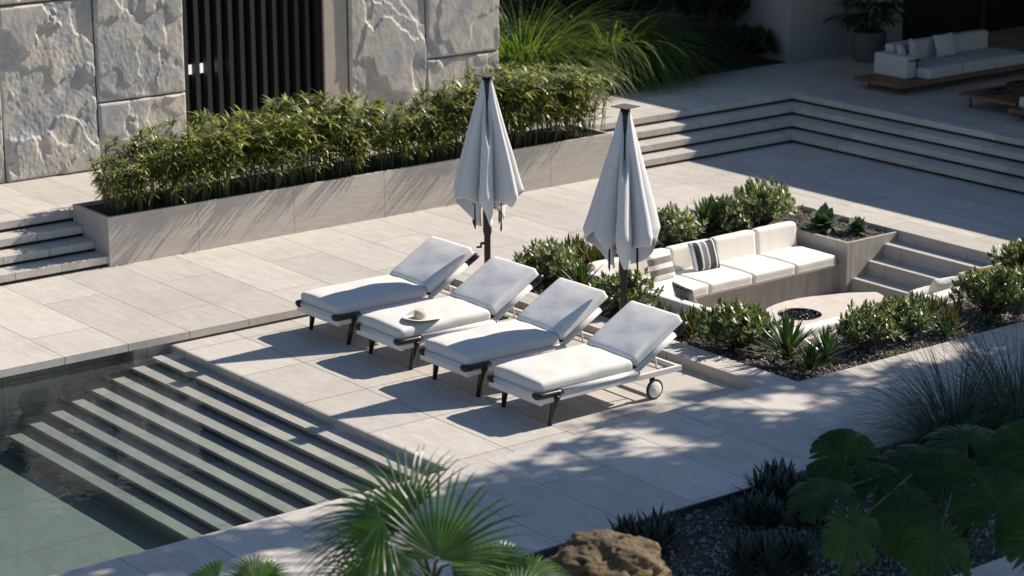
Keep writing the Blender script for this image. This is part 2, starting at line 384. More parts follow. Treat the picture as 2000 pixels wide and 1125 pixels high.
def cells(xs, ys, inside, z0, z1, mb=None):
    mb = mb or MB(); nx, ny = len(xs)-1, len(ys)-1
    I = [[inside((xs[i]+xs[i+1])/2, (ys[j]+ys[j+1])/2) for j in range(ny)] for i in range(nx)]
    g = lambda i, j: 0 <= i < nx and 0 <= j < ny and I[i][j]
    for i in range(nx):
        for j in range(ny):
            if not I[i][j]: continue
            a, b, c, d = xs[i], xs[i+1], ys[j], ys[j+1]
            mb.add([(a,c,z1), (b,c,z1), (b,d,z1), (a,d,z1)], [(0,1,2,3)]); mb.add([(a,c,z0), (b,c,z0), (b,d,z0), (a,d,z0)], [(3,2,1,0)])
            if not g(i-1, j): mb.add([(a,c,z0), (a,d,z0), (a,d,z1), (a,c,z1)], [(3,2,1,0)])
            if not g(i+1, j): mb.add([(b,c,z0), (b,d,z0), (b,d,z1), (b,c,z1)], [(0,1,2,3)])
            if not g(i, j-1): mb.add([(a,c,z0), (b,c,z0), (b,c,z1), (a,c,z1)], [(0,1,2,3)])
            if not g(i, j+1): mb.add([(a,d,z0), (b,d,z0), (b,d,z1), (a,d,z1)], [(3,2,1,0)])
    return mb

# ============================================================ SETTING
g = MB(); g.add([(-600,-600,-2.6), (600,-600,-2.6), (600,600,-2.6), (-600,600,-2.6)], [(0,1,2,3)]); struct(g.obj('ground', 'bedsoil'))
XT, XC, YF, YE = -0.996, 3.34, -3.60, 2.43
BX0, BX1, BY0, BY1 = 3.73, 10.03, -3.76, 2.45      # planting bed round the pit
GX0, GX1, GY0, GY1 = -14.0, 9.0, -8.75, -5.95      # gravel bed
def in_deck(x, y):
    if x < XC and YF < y < YE: return False
    if BX0 < x < BX1 and BY0 < y < BY1: return False
    if GX0 < x < GX1 and GY0 < y < GY1: return False
    return True
xs = [-45, GX0, XT, XC, BX0, GX1, BX1, 45]; ys = [-45, GY0, GY1, BY0, YF, YE, BY1, 45]
struct(cells(xs, ys, in_deck, 0.035, ZD).obj('deck', 'deck'))
# body under the deck slab: flush on the curb side, set back under the nosing elsewhere
def in_core(x, y):
    if x < XC and YF-0.04 < y < YE+0.07 and x > XT-0.5: return False
    if x <= XT-0.5 and YF-0.04 < y < YE+0.40: return False
    if BX0-0.02 < x < BX1+0.02 and BY0-0.02 < y < BY1+0.02: return False
    if GX0-0.02 < x < GX1+0.02 and GY0-0.02 < y < GY1+0.02: return False
    return True
xs2 = [-45, GX0-0.02, XT-0.5, XC, BX0-0.02, GX1+0.02, BX1+0.02, 45]; ys2 = [-45, GY0-0.02, GY1+0.02, BY0-0.02, YF-0.04, YE+0.07, YE+0.40, BY1+0.02, 45]
ys2 = sorted(ys2)
struct(cells(xs2, ys2, in_core, -2.5, 0.034).obj('deck_foundation', 'poolwall'))
b = MB(); b.box(XC-0.004, XC+0.02, YF-0.03, YE+0.06, -0.2, 0.0345); struct(b.obj('curb_face', 'deck'))
b = MB(); b.box(XT, XC+0.01, YF-0.03, YE+0.07, -1.5, 0.0); struct(b.obj('terrace', 'terrace'))
# pool: descending steps, floor, water
b = MB()
DR = 0.093; SX = 0.39
nose = []
for k in range(1, 9):
    z = -0.11 - DR*(k-1); nose.append((-1.40 - SX*(k-1) + 1.25*abs(z), z))
prev = XT+0.05
yA, yB = YF-0.03, YE+0.39
for k, (x, z) in enumerate(nose):
    b.box(x, prev+0.02, yA, yB, z-0.035, z); b.box(x+0.085, prev+0.10, yA, yB, -2.4, z-0.036); prev = x
b.box(-45, prev+0.2, yA, yB, -2.5, nose[-1][1]-0.22)
struct(b.obj('pool_steps', 'poolstone'))
b = MB(); b.box(-44, XT+0.03, YF-0.05, YE+0.42, -2.3, -0.035); struct(b.obj('pool_water', 'water'))
# upper terrace and the stairs that lead to it
XS0 = 13.2
for k in range(4):
    y0 = 5.826 + k*TR; x1 = XS0 + k*TR; zt = ZD + STEP*(k+1)
    if k < 3: ins = lambda x, y, y0=y0, x1=x1: (y > y0 and (x < 0.01 or x > 9.08)) or (x > x1)
    else: ins = lambda x, y, y0=y0, x1=x1: y > 6.83 if x <= x1 and 0.01 < x < 9.08 else (y > y0 or x > x1)
    Y1 = y0 + TR + 0.2 if k < 3 else 40
    gx = [-40, 0.01, 9.08, x1, x1 + TR + 0.2 if k < 3 else 40]; gy = [-30, y0, Y1] if abs(y0-6.83) < 0.02 else sorted([-30, y0, 6.83, Y1]) if k == 3 else [-30, y0, Y1]
    nm = 'upper_terrace' if k == 3 else 'steps'
    struct(cells(gx, gy, ins, zt-0.10, zt).obj(nm, 'upper'))
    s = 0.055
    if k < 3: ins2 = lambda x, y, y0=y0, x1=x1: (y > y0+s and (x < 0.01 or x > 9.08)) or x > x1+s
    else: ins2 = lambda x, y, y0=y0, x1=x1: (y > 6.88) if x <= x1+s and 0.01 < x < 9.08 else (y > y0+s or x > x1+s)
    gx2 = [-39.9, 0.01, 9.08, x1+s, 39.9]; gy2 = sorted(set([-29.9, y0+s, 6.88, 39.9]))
    struct(cells(gx2, gy2, ins2, zt-STEP+0.001, zt-0.101).obj('shadow_gap_riser', 'black'))  # set-back riser coloured black: shadow gap under the nosing painted in
# ============================================================ LONG PLANTER
pl = thing('stone_planter', 'long raised travertine planter box filled with sedge plants', 'planter', (0, 5.8, ZD))
joints = [0.0, 1.4185, 3.02, 4.622, 6.224, 7.826, 9.1]
HP = 0.70
for i in range(6):
    b = MB(); b.box(joints[i]+(0.003 if i else 0), joints[i+1]-0.003, 0, 0.05, 0.0, HP); b.obj('front_panel', 'panel', pl)
b = MB(); b.box(0.0, 0.05, 0.05, 1.02, 0.0, HP); b.obj('end_panel', 'panel', pl)
b = MB(); b.box(9.05, 9.1, 0.05, 1.02, 0.0, HP); b.obj('end_panel', 'panel', pl)
b = MB(); b.box(0.05, 9.05, 0.97, 1.02, 0.0, HP); b.obj('back_panel', 'panel', pl)
b = MB(); b.box(0.045, 9.055, 0.045, 0.975, 0.1, HP-0.05); b.obj('soil', 'soil', pl)
# ============================================================ STONE BUILDING
bd = thing('stone_building', 'building with rough split-face limestone panels and a dark slatted screen', 'building', (0, 9.03, U))
def cleft(x0, x1, z0, z1, seed, amp=0.075, res=0.0135):
    """natural split face: ragged raised plates over a rougher base"""
    b = MB(); nx = max(2, int((x1-x0)/res)); nz = max(2, int((z1-z0)/res))
    ss = lambda a, b_, v: (lambda t: t*t*(3-2*t))(max(0.0, min(1.0, (v-a)/(b_-a))))
    for j in range(nz+1):
        for i in range(nx+1):
            x = x0+(x1-x0)*i/nx; z = z0+(z1-z0)*j/nz
            p = Vector((x*0.9+seed*3.7, z*0.62+x*0.2+seed*1.3, seed*2.1))
            hi = noise.fractal(p*4.2, 0.75, 2.15, 6)
            f1 = noise.fractal(p*1.05, 1.0, 2.0, 3) + 0.16*hi
            f2 = noise.fractal(p*1.5+Vector((17, 4, 2)), 1.0, 2.0, 3) + 0.13*hi
            f1 = noise.fractal(p*0.75, 1.0, 2.0, 3) + 0.10*hi; f2 = noise.fractal(p*1.1+Vector((17, 4, 2)), 1.0, 2.0, 3) + 0.08*hi
            c1 = ss(0.02, 0.07, f1); c2 = ss(0.20, 0.25, f2); c3 = ss(-0.30, -0.26, f1)
            rough_ = 1-0.75*c1
            tilt = noise.noise(p*0.8+Vector((1, 7, 3)))
            ridge = abs(noise.noise(p*2.4+Vector((3, 3, 9))))
            h = 0.50*c1 + 0.30*c2 + 0.24*c3 + 0.20*tilt + 0.07*hi*rough_ + 0.03*hi + 0.04*ridge*rough_ + 0.05*noise.noise(p*22)*rough_ + 0.03*noise.noise(p*45)*rough_
            e = min(i, nx-i, j, nz-j)*res; ed = min(1.0, e/0.03)
            b.v.append((x, min(0.03, max(-0.015 - amp*0.78*h*ed, -0.12)) if ed > 0 else 0.0, z))
    for j in range(nz):
        for i in range(nx):
            a = j*(nx+1)+i; b.f.append((a, a+1, a+nx+2, a+nx+1))
    return b
for i, (x0, x1, z0, z1, a) in enumerate([(-1.4, 0.062, 0, 2.6, .07), (0.078, 1.622, 0, 2.61, .10), (0.078, 1.622, 2.625, 3.6, .07), (1.638, 3.16, 0, 0.995, .06), (1.638, 3.16, 1.012, 3.6, .07),
                              (6.225, 7.757, 0, 3.6, .07), (7.773, 9.30, 0, 0.995, .05), (7.773, 9.30, 1.012, 3.6, .065)]):
    cleft(x0, x1, z0, z1, [3, 11, 5, 23, 8, 14, 31, 19][i], a).obj('stone_panel', 'cleft', bd, smooth=True)
b = MB(); b.box(-30, 3.16, 0.05, 0.6, 0, 3.6); b.box(5.77, 9.30, 0.05, 0.6, 0, 3.6); b.box(-30, 9.30, 0.0, 0.6, 3.61, 5.6); b.obj('wall_core', 'slat', bd)
b = MB(); b.box(9.27, 9.302, 0.0, 0.05, 0, 3.6); b.obj('wall_core', 'cleft', bd)
b = MB(); b.box(5.76, 6.20, 0.0, 0.05, 0, 3.6); b.obj('pilaster', 'pilaster', bd)
b = MB(); b.box(-30, 9.3, 0.62, 6.0, 5.4, 5.7); b.obj('roof', 'roof', bd)
b = MB(); b.box(9.1, 9.299, 0.6, 6, 0, 5.4); b.obj('side_wall', 'pilaster', bd)
b = MB(); b.box(3.1, 5.8, 0.42, 0.45, 0, 3.6); b.obj('window_glass', 'glass', bd)
b = MB(); b.box(3.12, 3.86, 0.405, 0.418, 1.18, 1.33); b.obj('lit_window', 'lit', bd)
for i in range(13):
    x = 3.24 + i*0.205
    b = MB(); b.box(x, x+0.075, 0.14, 0.26, 0, 3.6); b.obj('screen_slat', 'slat', bd)
# ============================================================ HOUSE ON THE RIGHT
hs = thing('house', 'pale rendered house with dark glazing and a deep flat roof in shade', 'house', (16.42, 9.03, U))
b = MB(); b.box(0, 3.0, 0, 0.4, 0, 3.2); b.obj('wall', 'plaster', hs)
b = MB(); b.box(10.5, 14, 0, 0.4, 0, 3.2); b.obj('wall', 'plaster', hs)
b = MB(); b.box(13.6, 14.0, -16, 0, 0, 3.2); b.obj('wall', 'plaster', hs)  # unseen side wall, added to block sky light and keep the terrace dark
b = MB(); b.box(-0.1, 0.0, 0.02, 6, 0, 3.2); b.obj('wall', 'plaster', hs)
for x in (3.02, 5.5, 8.0):
    b = MB(); b.box(x, x+2.45, 0.12, 0.15, 0, 3.1); f = b.obj('glass_door', 'glass', hs)
    b = MB(); b.box(x-0.02, x+0.06, 0.05, 0.12, 0, 3.1); b.box(x+2.4, x+2.47, 0.05, 0.12, 0, 3.1); b.box(x+0.06, x+2.4, 0.05, 0.12, 3.0, 3.1); b.obj('door_frame', 'slat', f)
b = MB(); b.box(15.51-16.42, 14, -13.4, 6, 3.2, 3.27+0.0); b.obj('roof', 'roof', hs)
b = MB(); b.box(4.6, 4.9, -13.2, -12.9, 0, 3.2); b.obj('post', 'slat', hs)
# garden wall behind the dark planting
b = MB(); b.box(9.3, 16.3, 13.5, 13.7, U, U+5.5); tag(b.obj('garden_wall', 'slat'), 'tall dark garden wall behind the arching grasses', 'wall')
b = MB(); b.box(9.32, 16.31, 9.12, 13.5, U-0.02, U+0.015); struct(b.obj('planting_bed', 'soil'))

# ============================================================ SUNKEN SEATING PIT
pit = thing('seating_pit', 'sunken stone seating pit with built-in benches and three wide steps', 'seating pit', (4.62, -2.56, -0.65))
ox, oy, oz = 4.62, -2.56, -0.65
def pbox(name, mat, x0, x1, y0, y1, z0, z1):
    b = MB(); b.box(x0-ox, x1-ox, y0-oy, y1-oy, z0-oz, z1-oz); return b.obj(name, mat, pit)
PT = 0.105
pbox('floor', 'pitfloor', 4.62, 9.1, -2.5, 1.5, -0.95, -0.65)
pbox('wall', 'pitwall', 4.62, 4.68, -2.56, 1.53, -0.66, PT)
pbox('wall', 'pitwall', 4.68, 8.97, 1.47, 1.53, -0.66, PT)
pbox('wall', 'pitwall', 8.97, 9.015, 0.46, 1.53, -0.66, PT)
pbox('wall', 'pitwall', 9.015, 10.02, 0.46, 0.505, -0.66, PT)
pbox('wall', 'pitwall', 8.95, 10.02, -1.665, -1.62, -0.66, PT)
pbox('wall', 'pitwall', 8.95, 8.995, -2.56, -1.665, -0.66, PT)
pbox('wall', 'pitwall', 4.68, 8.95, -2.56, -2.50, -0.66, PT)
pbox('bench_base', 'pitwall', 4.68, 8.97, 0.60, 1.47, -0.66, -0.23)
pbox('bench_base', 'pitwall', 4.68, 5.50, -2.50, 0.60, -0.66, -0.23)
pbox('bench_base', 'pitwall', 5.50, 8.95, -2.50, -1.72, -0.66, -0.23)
for i in range(3):
    pbox('step', 'pitstep', 9.10+0.32*i, 9.10+0.32*(i+1) if i < 2 else 10.03, -1.62, 0.46, -0.66, -0.44+0.205*i)
pbox('top_riser', 'pitstep', 10.03, 10.06, -1.66, 0.50, -0.1, 0.034)
# soil of the beds round the pit
def in_bed(x, y):
    if 4.65 < x < 8.98 and -2.53 < y < 1.5: return False
    if 8.9 < x and -1.64 < y < 0.48: return False
    return True
struct(cells([3.71, 4.65, 8.98, 10.03], [-3.77, -2.53, -1.64, 0.48, 1.5, 2.46], in_bed, -0.6, 0.06).obj('planting_bed', 'bedsoil'))
b = MB(); b.box(GX0-0.02, GX1+0.02, GY0-0.02, GY1+0.02, -0.5, 0.07); struct(b.obj('gravel_bed', 'bedsoil'))
b = MB(); b.box(-14, 9.0, GY1-0.035, GY1-0.004, -0.1, 0.15); struct(b.obj('kerb', 'strip'))

def pebbles(regions, n, zc, r0, r1, seed, name, mat, zj=0.01):
    rnd = random.Random(seed); b = MB(); ar = [(x1-x0)*(y1-y0) for x0, x1, y0, y1 in regions]
    oct_v = [(1,0,0), (-1,0,0), (0,1,0), (0,-1,0), (0,0,1), (0,0,-1)]
    cub = [Vector((sx, sy, sz)).normalized() for sx in (-1,1) for sy in (-1,1) for sz in (-1,1)]
    F = [(0,1,3,2), (4,6,7,5), (0,4,5,1), (2,3,7,6), (0,2,6,4), (1,5,7,3)]
    for _ in range(n):
        x0, x1, y0, y1 = rnd.choices(regions, ar)[0]; r = rnd.uniform(r0, r1)
        c = Vector((rnd.uniform(x0, x1), rnd.uniform(y0, y1), zc+rnd.uniform(0, zj)))
        e = Euler((rnd.random()*6, rnd.random()*6, rnd.random()*6)).to_matrix(); sc = Vector((r*rnd.uniform(.8, 1.5), r*rnd.uniform(.7, 1.1), r*rnd.uniform(.5, .8)))
        b.add([c + e @ Vector((p.x*sc.x, p.y*sc.y, p.z*sc.z)) for p in cub], F)
    return tag(b.obj(name, mat), kind='stuff')
bedreg = [(3.75, 4.6, -3.73, 2.42), (4.6, 9.0, -3.73, -2.6), (4.6, 10.0, 1.56, 2.42), (9.05, 10.0, 0.54, 1.56), (9.0, 10.0, -3.73, -1.7)]
pebbles(bedreg, 7500, 0.062, 0.010, 0.024, 3, 'gravel', 'bedgravel')
tag(bpy.data.objects['gravel'], 'brown gravel mulch covering the beds round the sunken pit', 'gravel')
o = pebbles([(-6.0, 6.5, GY0+0.02, GY1-0.05)], 15000, 0.075, 0.012, 0.028, 5, 'gravel', 'gravel', 0.012)
tag(o, 'grey loose gravel in the shaded foreground bed', 'gravel')

# ============================================================ CUSHIONS OF THE PIT
def piping(h, z, mat, parent, xf=None, rad=0.0045, r=0.04, off=(0, 0)):
    hx, hy = h; pts = []
    for cx, cy, a0 in ((hx-r, hy-r, 0), (-hx+r, hy-r, 90), (-hx+r, -hy+r, 180), (hx-r, -hy+r, 270)):
        for k in range(6):
            a = R(a0+18*k); pts.append(Vector((off[0]+cx+r*math.cos(a), off[1]+cy+r*math.sin(a), z)))
    pts.append(pts[0]); 
    if xf is not None: pts = [xf @ p for p in pts]
    b = MB(); b.tube(pts, rad, 6, False); return b.obj('piping', mat, parent, True)
def cushion(c, h, r, label, group, mat='pitcush', rot=None, puff=0.02, seed=0, name='seat_cushion', cat='cushion'):
    b = MB(); b.rbox((0, 0, 0), h, r, 8, puff, wob=0.007, seed=seed); o = b.obj(name, mat, None, True)
    if name == 'seat_cushion': piping((h[0]+0.001, h[1]+0.001), -h[2]*0.45, 'piping', o, r=r, rad=0.0035)
    o.location = c
    if rot: o.rotation_euler = rot
    return tag(o, label, cat, group)
for i in range(5):
    x0 = 4.72 + i*0.828 if i else 4.9
    x0 = [4.93, 5.485, 6.315, 7.145, 7.975][i]; x1 = [5.48, 6.31, 7.14, 7.97, 8.80][i]
    cushion(((x0+x1)/2, 0.905, -0.145), ((x1-x0)/2-0.003, 0.405, 0.085), 0.04, ['cream seat cushion in the far left corner of the pit, under the banded pillow', 'cream seat cushion on the back bench, left half, just right of the corner one', 'cream seat cushion on the back bench directly in front of the striped pillow', 'cream seat cushion on the back bench, second from the agave box', 'cream seat cushion on the back bench touching the agave box'][i], 'back bench seat cushions', seed=i)
for i in range(5):
    x0 = [4.90, 5.485, 6.315, 7.145, 7.975][i]; x1 = [5.48, 6.31, 7.14, 7.97, 8.80][i]
    cushion(((x0+x1)/2, 1.375, 0.075), ((x1-x0)/2-0.003, 0.085, 0.20), 0.05, ['cream back cushion in the far corner of the pit, mostly behind the umbrella', 'cream back cushion behind the banded pillow on the back bench', 'cream back cushion behind the striped pillow on the back bench', 'cream back cushion on the back bench, second from the agave box', 'cream back cushion on the back bench touching the agave box'][i], 'back bench back cushions', rot=(R(-7), 0, 0), puff=0.012, seed=10+i, name='back_cushion')
for i, (y0, y1) in enumerate([(0.49, -0.30), (-0.305, -1.09), (-1.095, -1.70)]):
    cushion((5.22, (y0+y1)/2, -0.145), (0.33, (y0-y1)/2-0.003, 0.085), 0.04, ['cream side bench seat cushion under the black patterned pillow', 'cream side bench seat cushion, the middle one of three', 'cream side bench seat cushion nearest the front corner of the pit'][i], 'side bench seat cushions', seed=20+i)
for i, (y0, y1) in enumerate([(1.27, 0.06), (0.055, -1.145), (-1.15, -2.36)]):
    cushion((4.78, (y0+y1)/2, 0.055), (0.085, (y0-y1)/2-0.004, 0.165), 0.05, ['cream side bench back cushion at the far end near the umbrella pole', 'cream side bench back cushion behind the black patterned pillow', 'cream side bench back cushion at the near corner, half behind a shrub'][i], 'side bench back cushions', rot=(0, R(-5), 0), puff=0.01, seed=30+i, name='back_cushion')
for i in range(3):
    x0 = 5.57 + i*1.13
    cushion((x0+0.56, -2.03, -0.145), (0.56, 0.33, 0.085), 0.04, ['cream front bench seat cushion at the corner with the side bench', 'cream front bench seat cushion in front of the fire table', 'cream front bench seat cushion under the pale pillows'][i], 'front bench seat cushions', seed=40+i)
for i in range(3):
    x0 = 4.70 + i*1.415
    cushion((x0+0.705, -2.42, 0.055), (0.702, 0.085, 0.165), 0.05, ['cream front bench back cushion at the near corner behind the spiky aloes', 'cream front bench back cushion hidden mostly by two glossy shrubs', 'cream front bench back cushion below the pale pillows'][i], 'front bench back cushions', rot=(R(6), 0, 0), puff=0.01, seed=50+i, name='back_cushion')
def pillow(c, w, h, t, rot, mat, label, name='pillow', group=None):
    b = MB(); n = 18
    for sgn in (1, -1):
        o = len(b.v)
        for j in range(n+1):
            for i in range(n+1):
                u, v = i/n*2-1, j/n*2-1
                pinch = 1-0.10*(1-abs(u)**2)*abs(v)**3 - 0.0; pin2 = 1-0.10*(1-abs(v)**2)*abs(u)**3
                th = t*0.5*((1-u**6)*(1-v**6))**0.6*(0.62+0.38*(1-u*u)*(1-v*v)) + 0.004*noise.noise(Vector((u*3, v*3, sgn)))
                b.v.append((u*w/2*pin2, sgn*th, v*h/2*pinch))
        for j in range(n):
            for i in range(n):
                a = o+j*(n+1)+i; f = (a, a+1, a+n+2, a+n+1); b.f.append(f if sgn < 0 else f[::-1])
    o = b.obj(name, mat, None, True); o.location = c; o.rotation_euler = rot
    return tag(o, label, 'pillow', group)
pillow((5.93, 1.08, 0.135), 0.48, 0.42, 0.15, (R(-20), 0, R(4)), 'banded', 'cream scatter pillow with two dark woven bands on the back bench')
pillow((6.78, 1.12, 0.145), 0.48, 0.44, 0.16, (R(-20), R(-2), R(-6)), 'striped', 'black, grey and white striped scatter pillow on the back bench')
pillow((5.03, -0.42, 0.15), 0.50, 0.44, 0.14, (R(-20), 0, R(80)), 'tri', 'black patterned scatter pillow on the side bench near the loungers')
pillow((7.46, -2.16, 0.10), 0.44, 0.42, 0.16, (R(30), 0, R(8)), 'cushion', 'pale scatter pillow on the front bench nearer the fire table', group=None)
pillow((8.02, -2.12, 0.14), 0.44, 0.42, 0.16, (R(28), 0, R(-6)), 'cushion', 'pale scatter pillow on the front bench, upright beside the steps')
pillow((8.75, -2.16, 0.16), 0.46, 0.42, 0.17, (R(26), 0, R(-18)), 'olive', 'olive velvet scatter pillow at the end of the front bench')
pillow((8.30, -2.12, 0.10), 0.42, 0.38, 0.15, (R(30), 0, R(14)), 'wood_dark', 'dark brown scatter pillow tucked beside the olive one')

# ============================================================ FIRE TABLE
ft = thing('fire_table', 'rough-edged stone slab fire table with a round bowl of black lava', 'table', (7.0, -0.9, -0.65))
outline = [(5.75,-.55),(6.1,-.45),(6.437,-.40),(6.667,-.30),(7.05,-.21),(7.35,-.24),(7.63,-.31),(8.06,-.48),(8.385,-.68),(8.30,-.885),(8.0,-1.08),(7.66,-1.25),(7.25,-1.36),(6.85,-1.42),(6.6,-1.32),(6.4,-1.22),(6.15,-1.08),(5.9,-.98),(5.68,-.85),(5.62,-.68)]
cx_, cy_, BR = 6.75, -0.80, 0.285
zt, zb = -0.27, -0.645
pts = []
for i in range(len(outline)):
    a, c_ = outline[i], outline[(i+1) % len(outline)]
    for k in range(8):
        t = k/8; pts.append((a[0]+(c_[0]-a[0])*t, a[1]+(c_[1]-a[1])*t))
for _ in range(3):
    pts = [((pts[i-1][0]+pts[i][0]*2+pts[(i+1) % len(pts)][0])/4, (pts[i-1][1]+pts[i][1]*2+pts[(i+1) % len(pts)][1])/4) for i in range(len(pts))]
NP = len(pts)
b = MB()
ring = []
for i, (x, y) in enumerate(pts):   # circle samples matching the outline by angle
    th = math.atan2(y-cy_, x-cx_); ring.append((cx_+BR*math.cos(th), cy_+BR*math.sin(th)))
rows = []
L0 = [(x-7.0, y+0.9, -0.10+0.38) for x, y in ring]
L1 = [(x-7.0, y+0.9, zt+0.65) for x, y in ring]
def jit(x, y, z, a):
    n_ = noise.noise_vector(Vector((x*5.5, y*5.5, z*9))); return (x+n_.x*a, y+n_.y*a, z)
L2 = []
for x, y in pts:
    q = jit(x, y, 0, 0.022); L2.append((q[0]-7.0, q[1]+0.9, zt+0.65))
lv = [L1, L2]
nl = 7
for k in range(1, nl+1):
    z = zt + (zb-zt)*k/nl; row = []
    for x, y in pts:
        q = jit(x, y, z*1.7, 0.055); ins_ = 1 - 0.10*k/nl
        row.append(((q[0]-7.0)*ins_, (q[1]+0.9)*ins_, z+0.65))
    lv.append(row)
o = 0
for r_ in [[(x, y, z-0.09) for x, y, z in L1]] + lv: b.v += r_
for k in range(len(lv)):
    for i in range(NP):
        j = (i+1) % NP; b.f.append((k*NP+i, k*NP+j, (k+1)*NP+j, (k+1)*NP+i))
M['tabletop'] = travertine('slab_stone', light=(0.62,0.56,0.49), dark=(0.52,0.46,0.39), streak=(1.5, 1.5, 1.5), pits=0.25)
bo = b.obj('slab', 'tabletop', ft)
b = MB(); b.lathe([(0.0, -0.05), (BR+0.003, -0.05), (BR+0.003, -0.012), (BR+0.012, -0.004), (BR+0.012, 0.003), (BR-0.008, 0.004), (BR-0.008, -0.04)], 48, (cx_-7.0, cy_+0.9, zt+0.65)); b.obj('bowl_ring', 'dark_metal', ft, True)
rnd = random.Random(4); b = MB()
cub = [Vector((sx, sy, sz)).normalized() for sx in (-1,1) for sy in (-1,1) for sz in (-1,1)]
for _ in range(420):
    a = rnd.random()*2*PI; rr = BR*0.95*math.sqrt(rnd.random()); c = Vector((cx_-7.0+rr*math.cos(a), cy_+0.9+rr*math.sin(a), zt+0.65-0.03+rnd.uniform(0, .018)))
    e = Euler((rnd.random()*6, rnd.random()*6, rnd.random()*6)).to_matrix(); r = rnd.uniform(.010, .019)
    b.add([c + e @ (p*r*rnd.uniform(.8, 1.2)) for p in cub], [(0,1,3,2), (4,6,7,5), (0,4,5,1), (2,3,7,6), (0,2,6,4), (1,5,7,3)])
b.obj('lava_rocks', 'lava', ft)['kind'] = 'stuff'

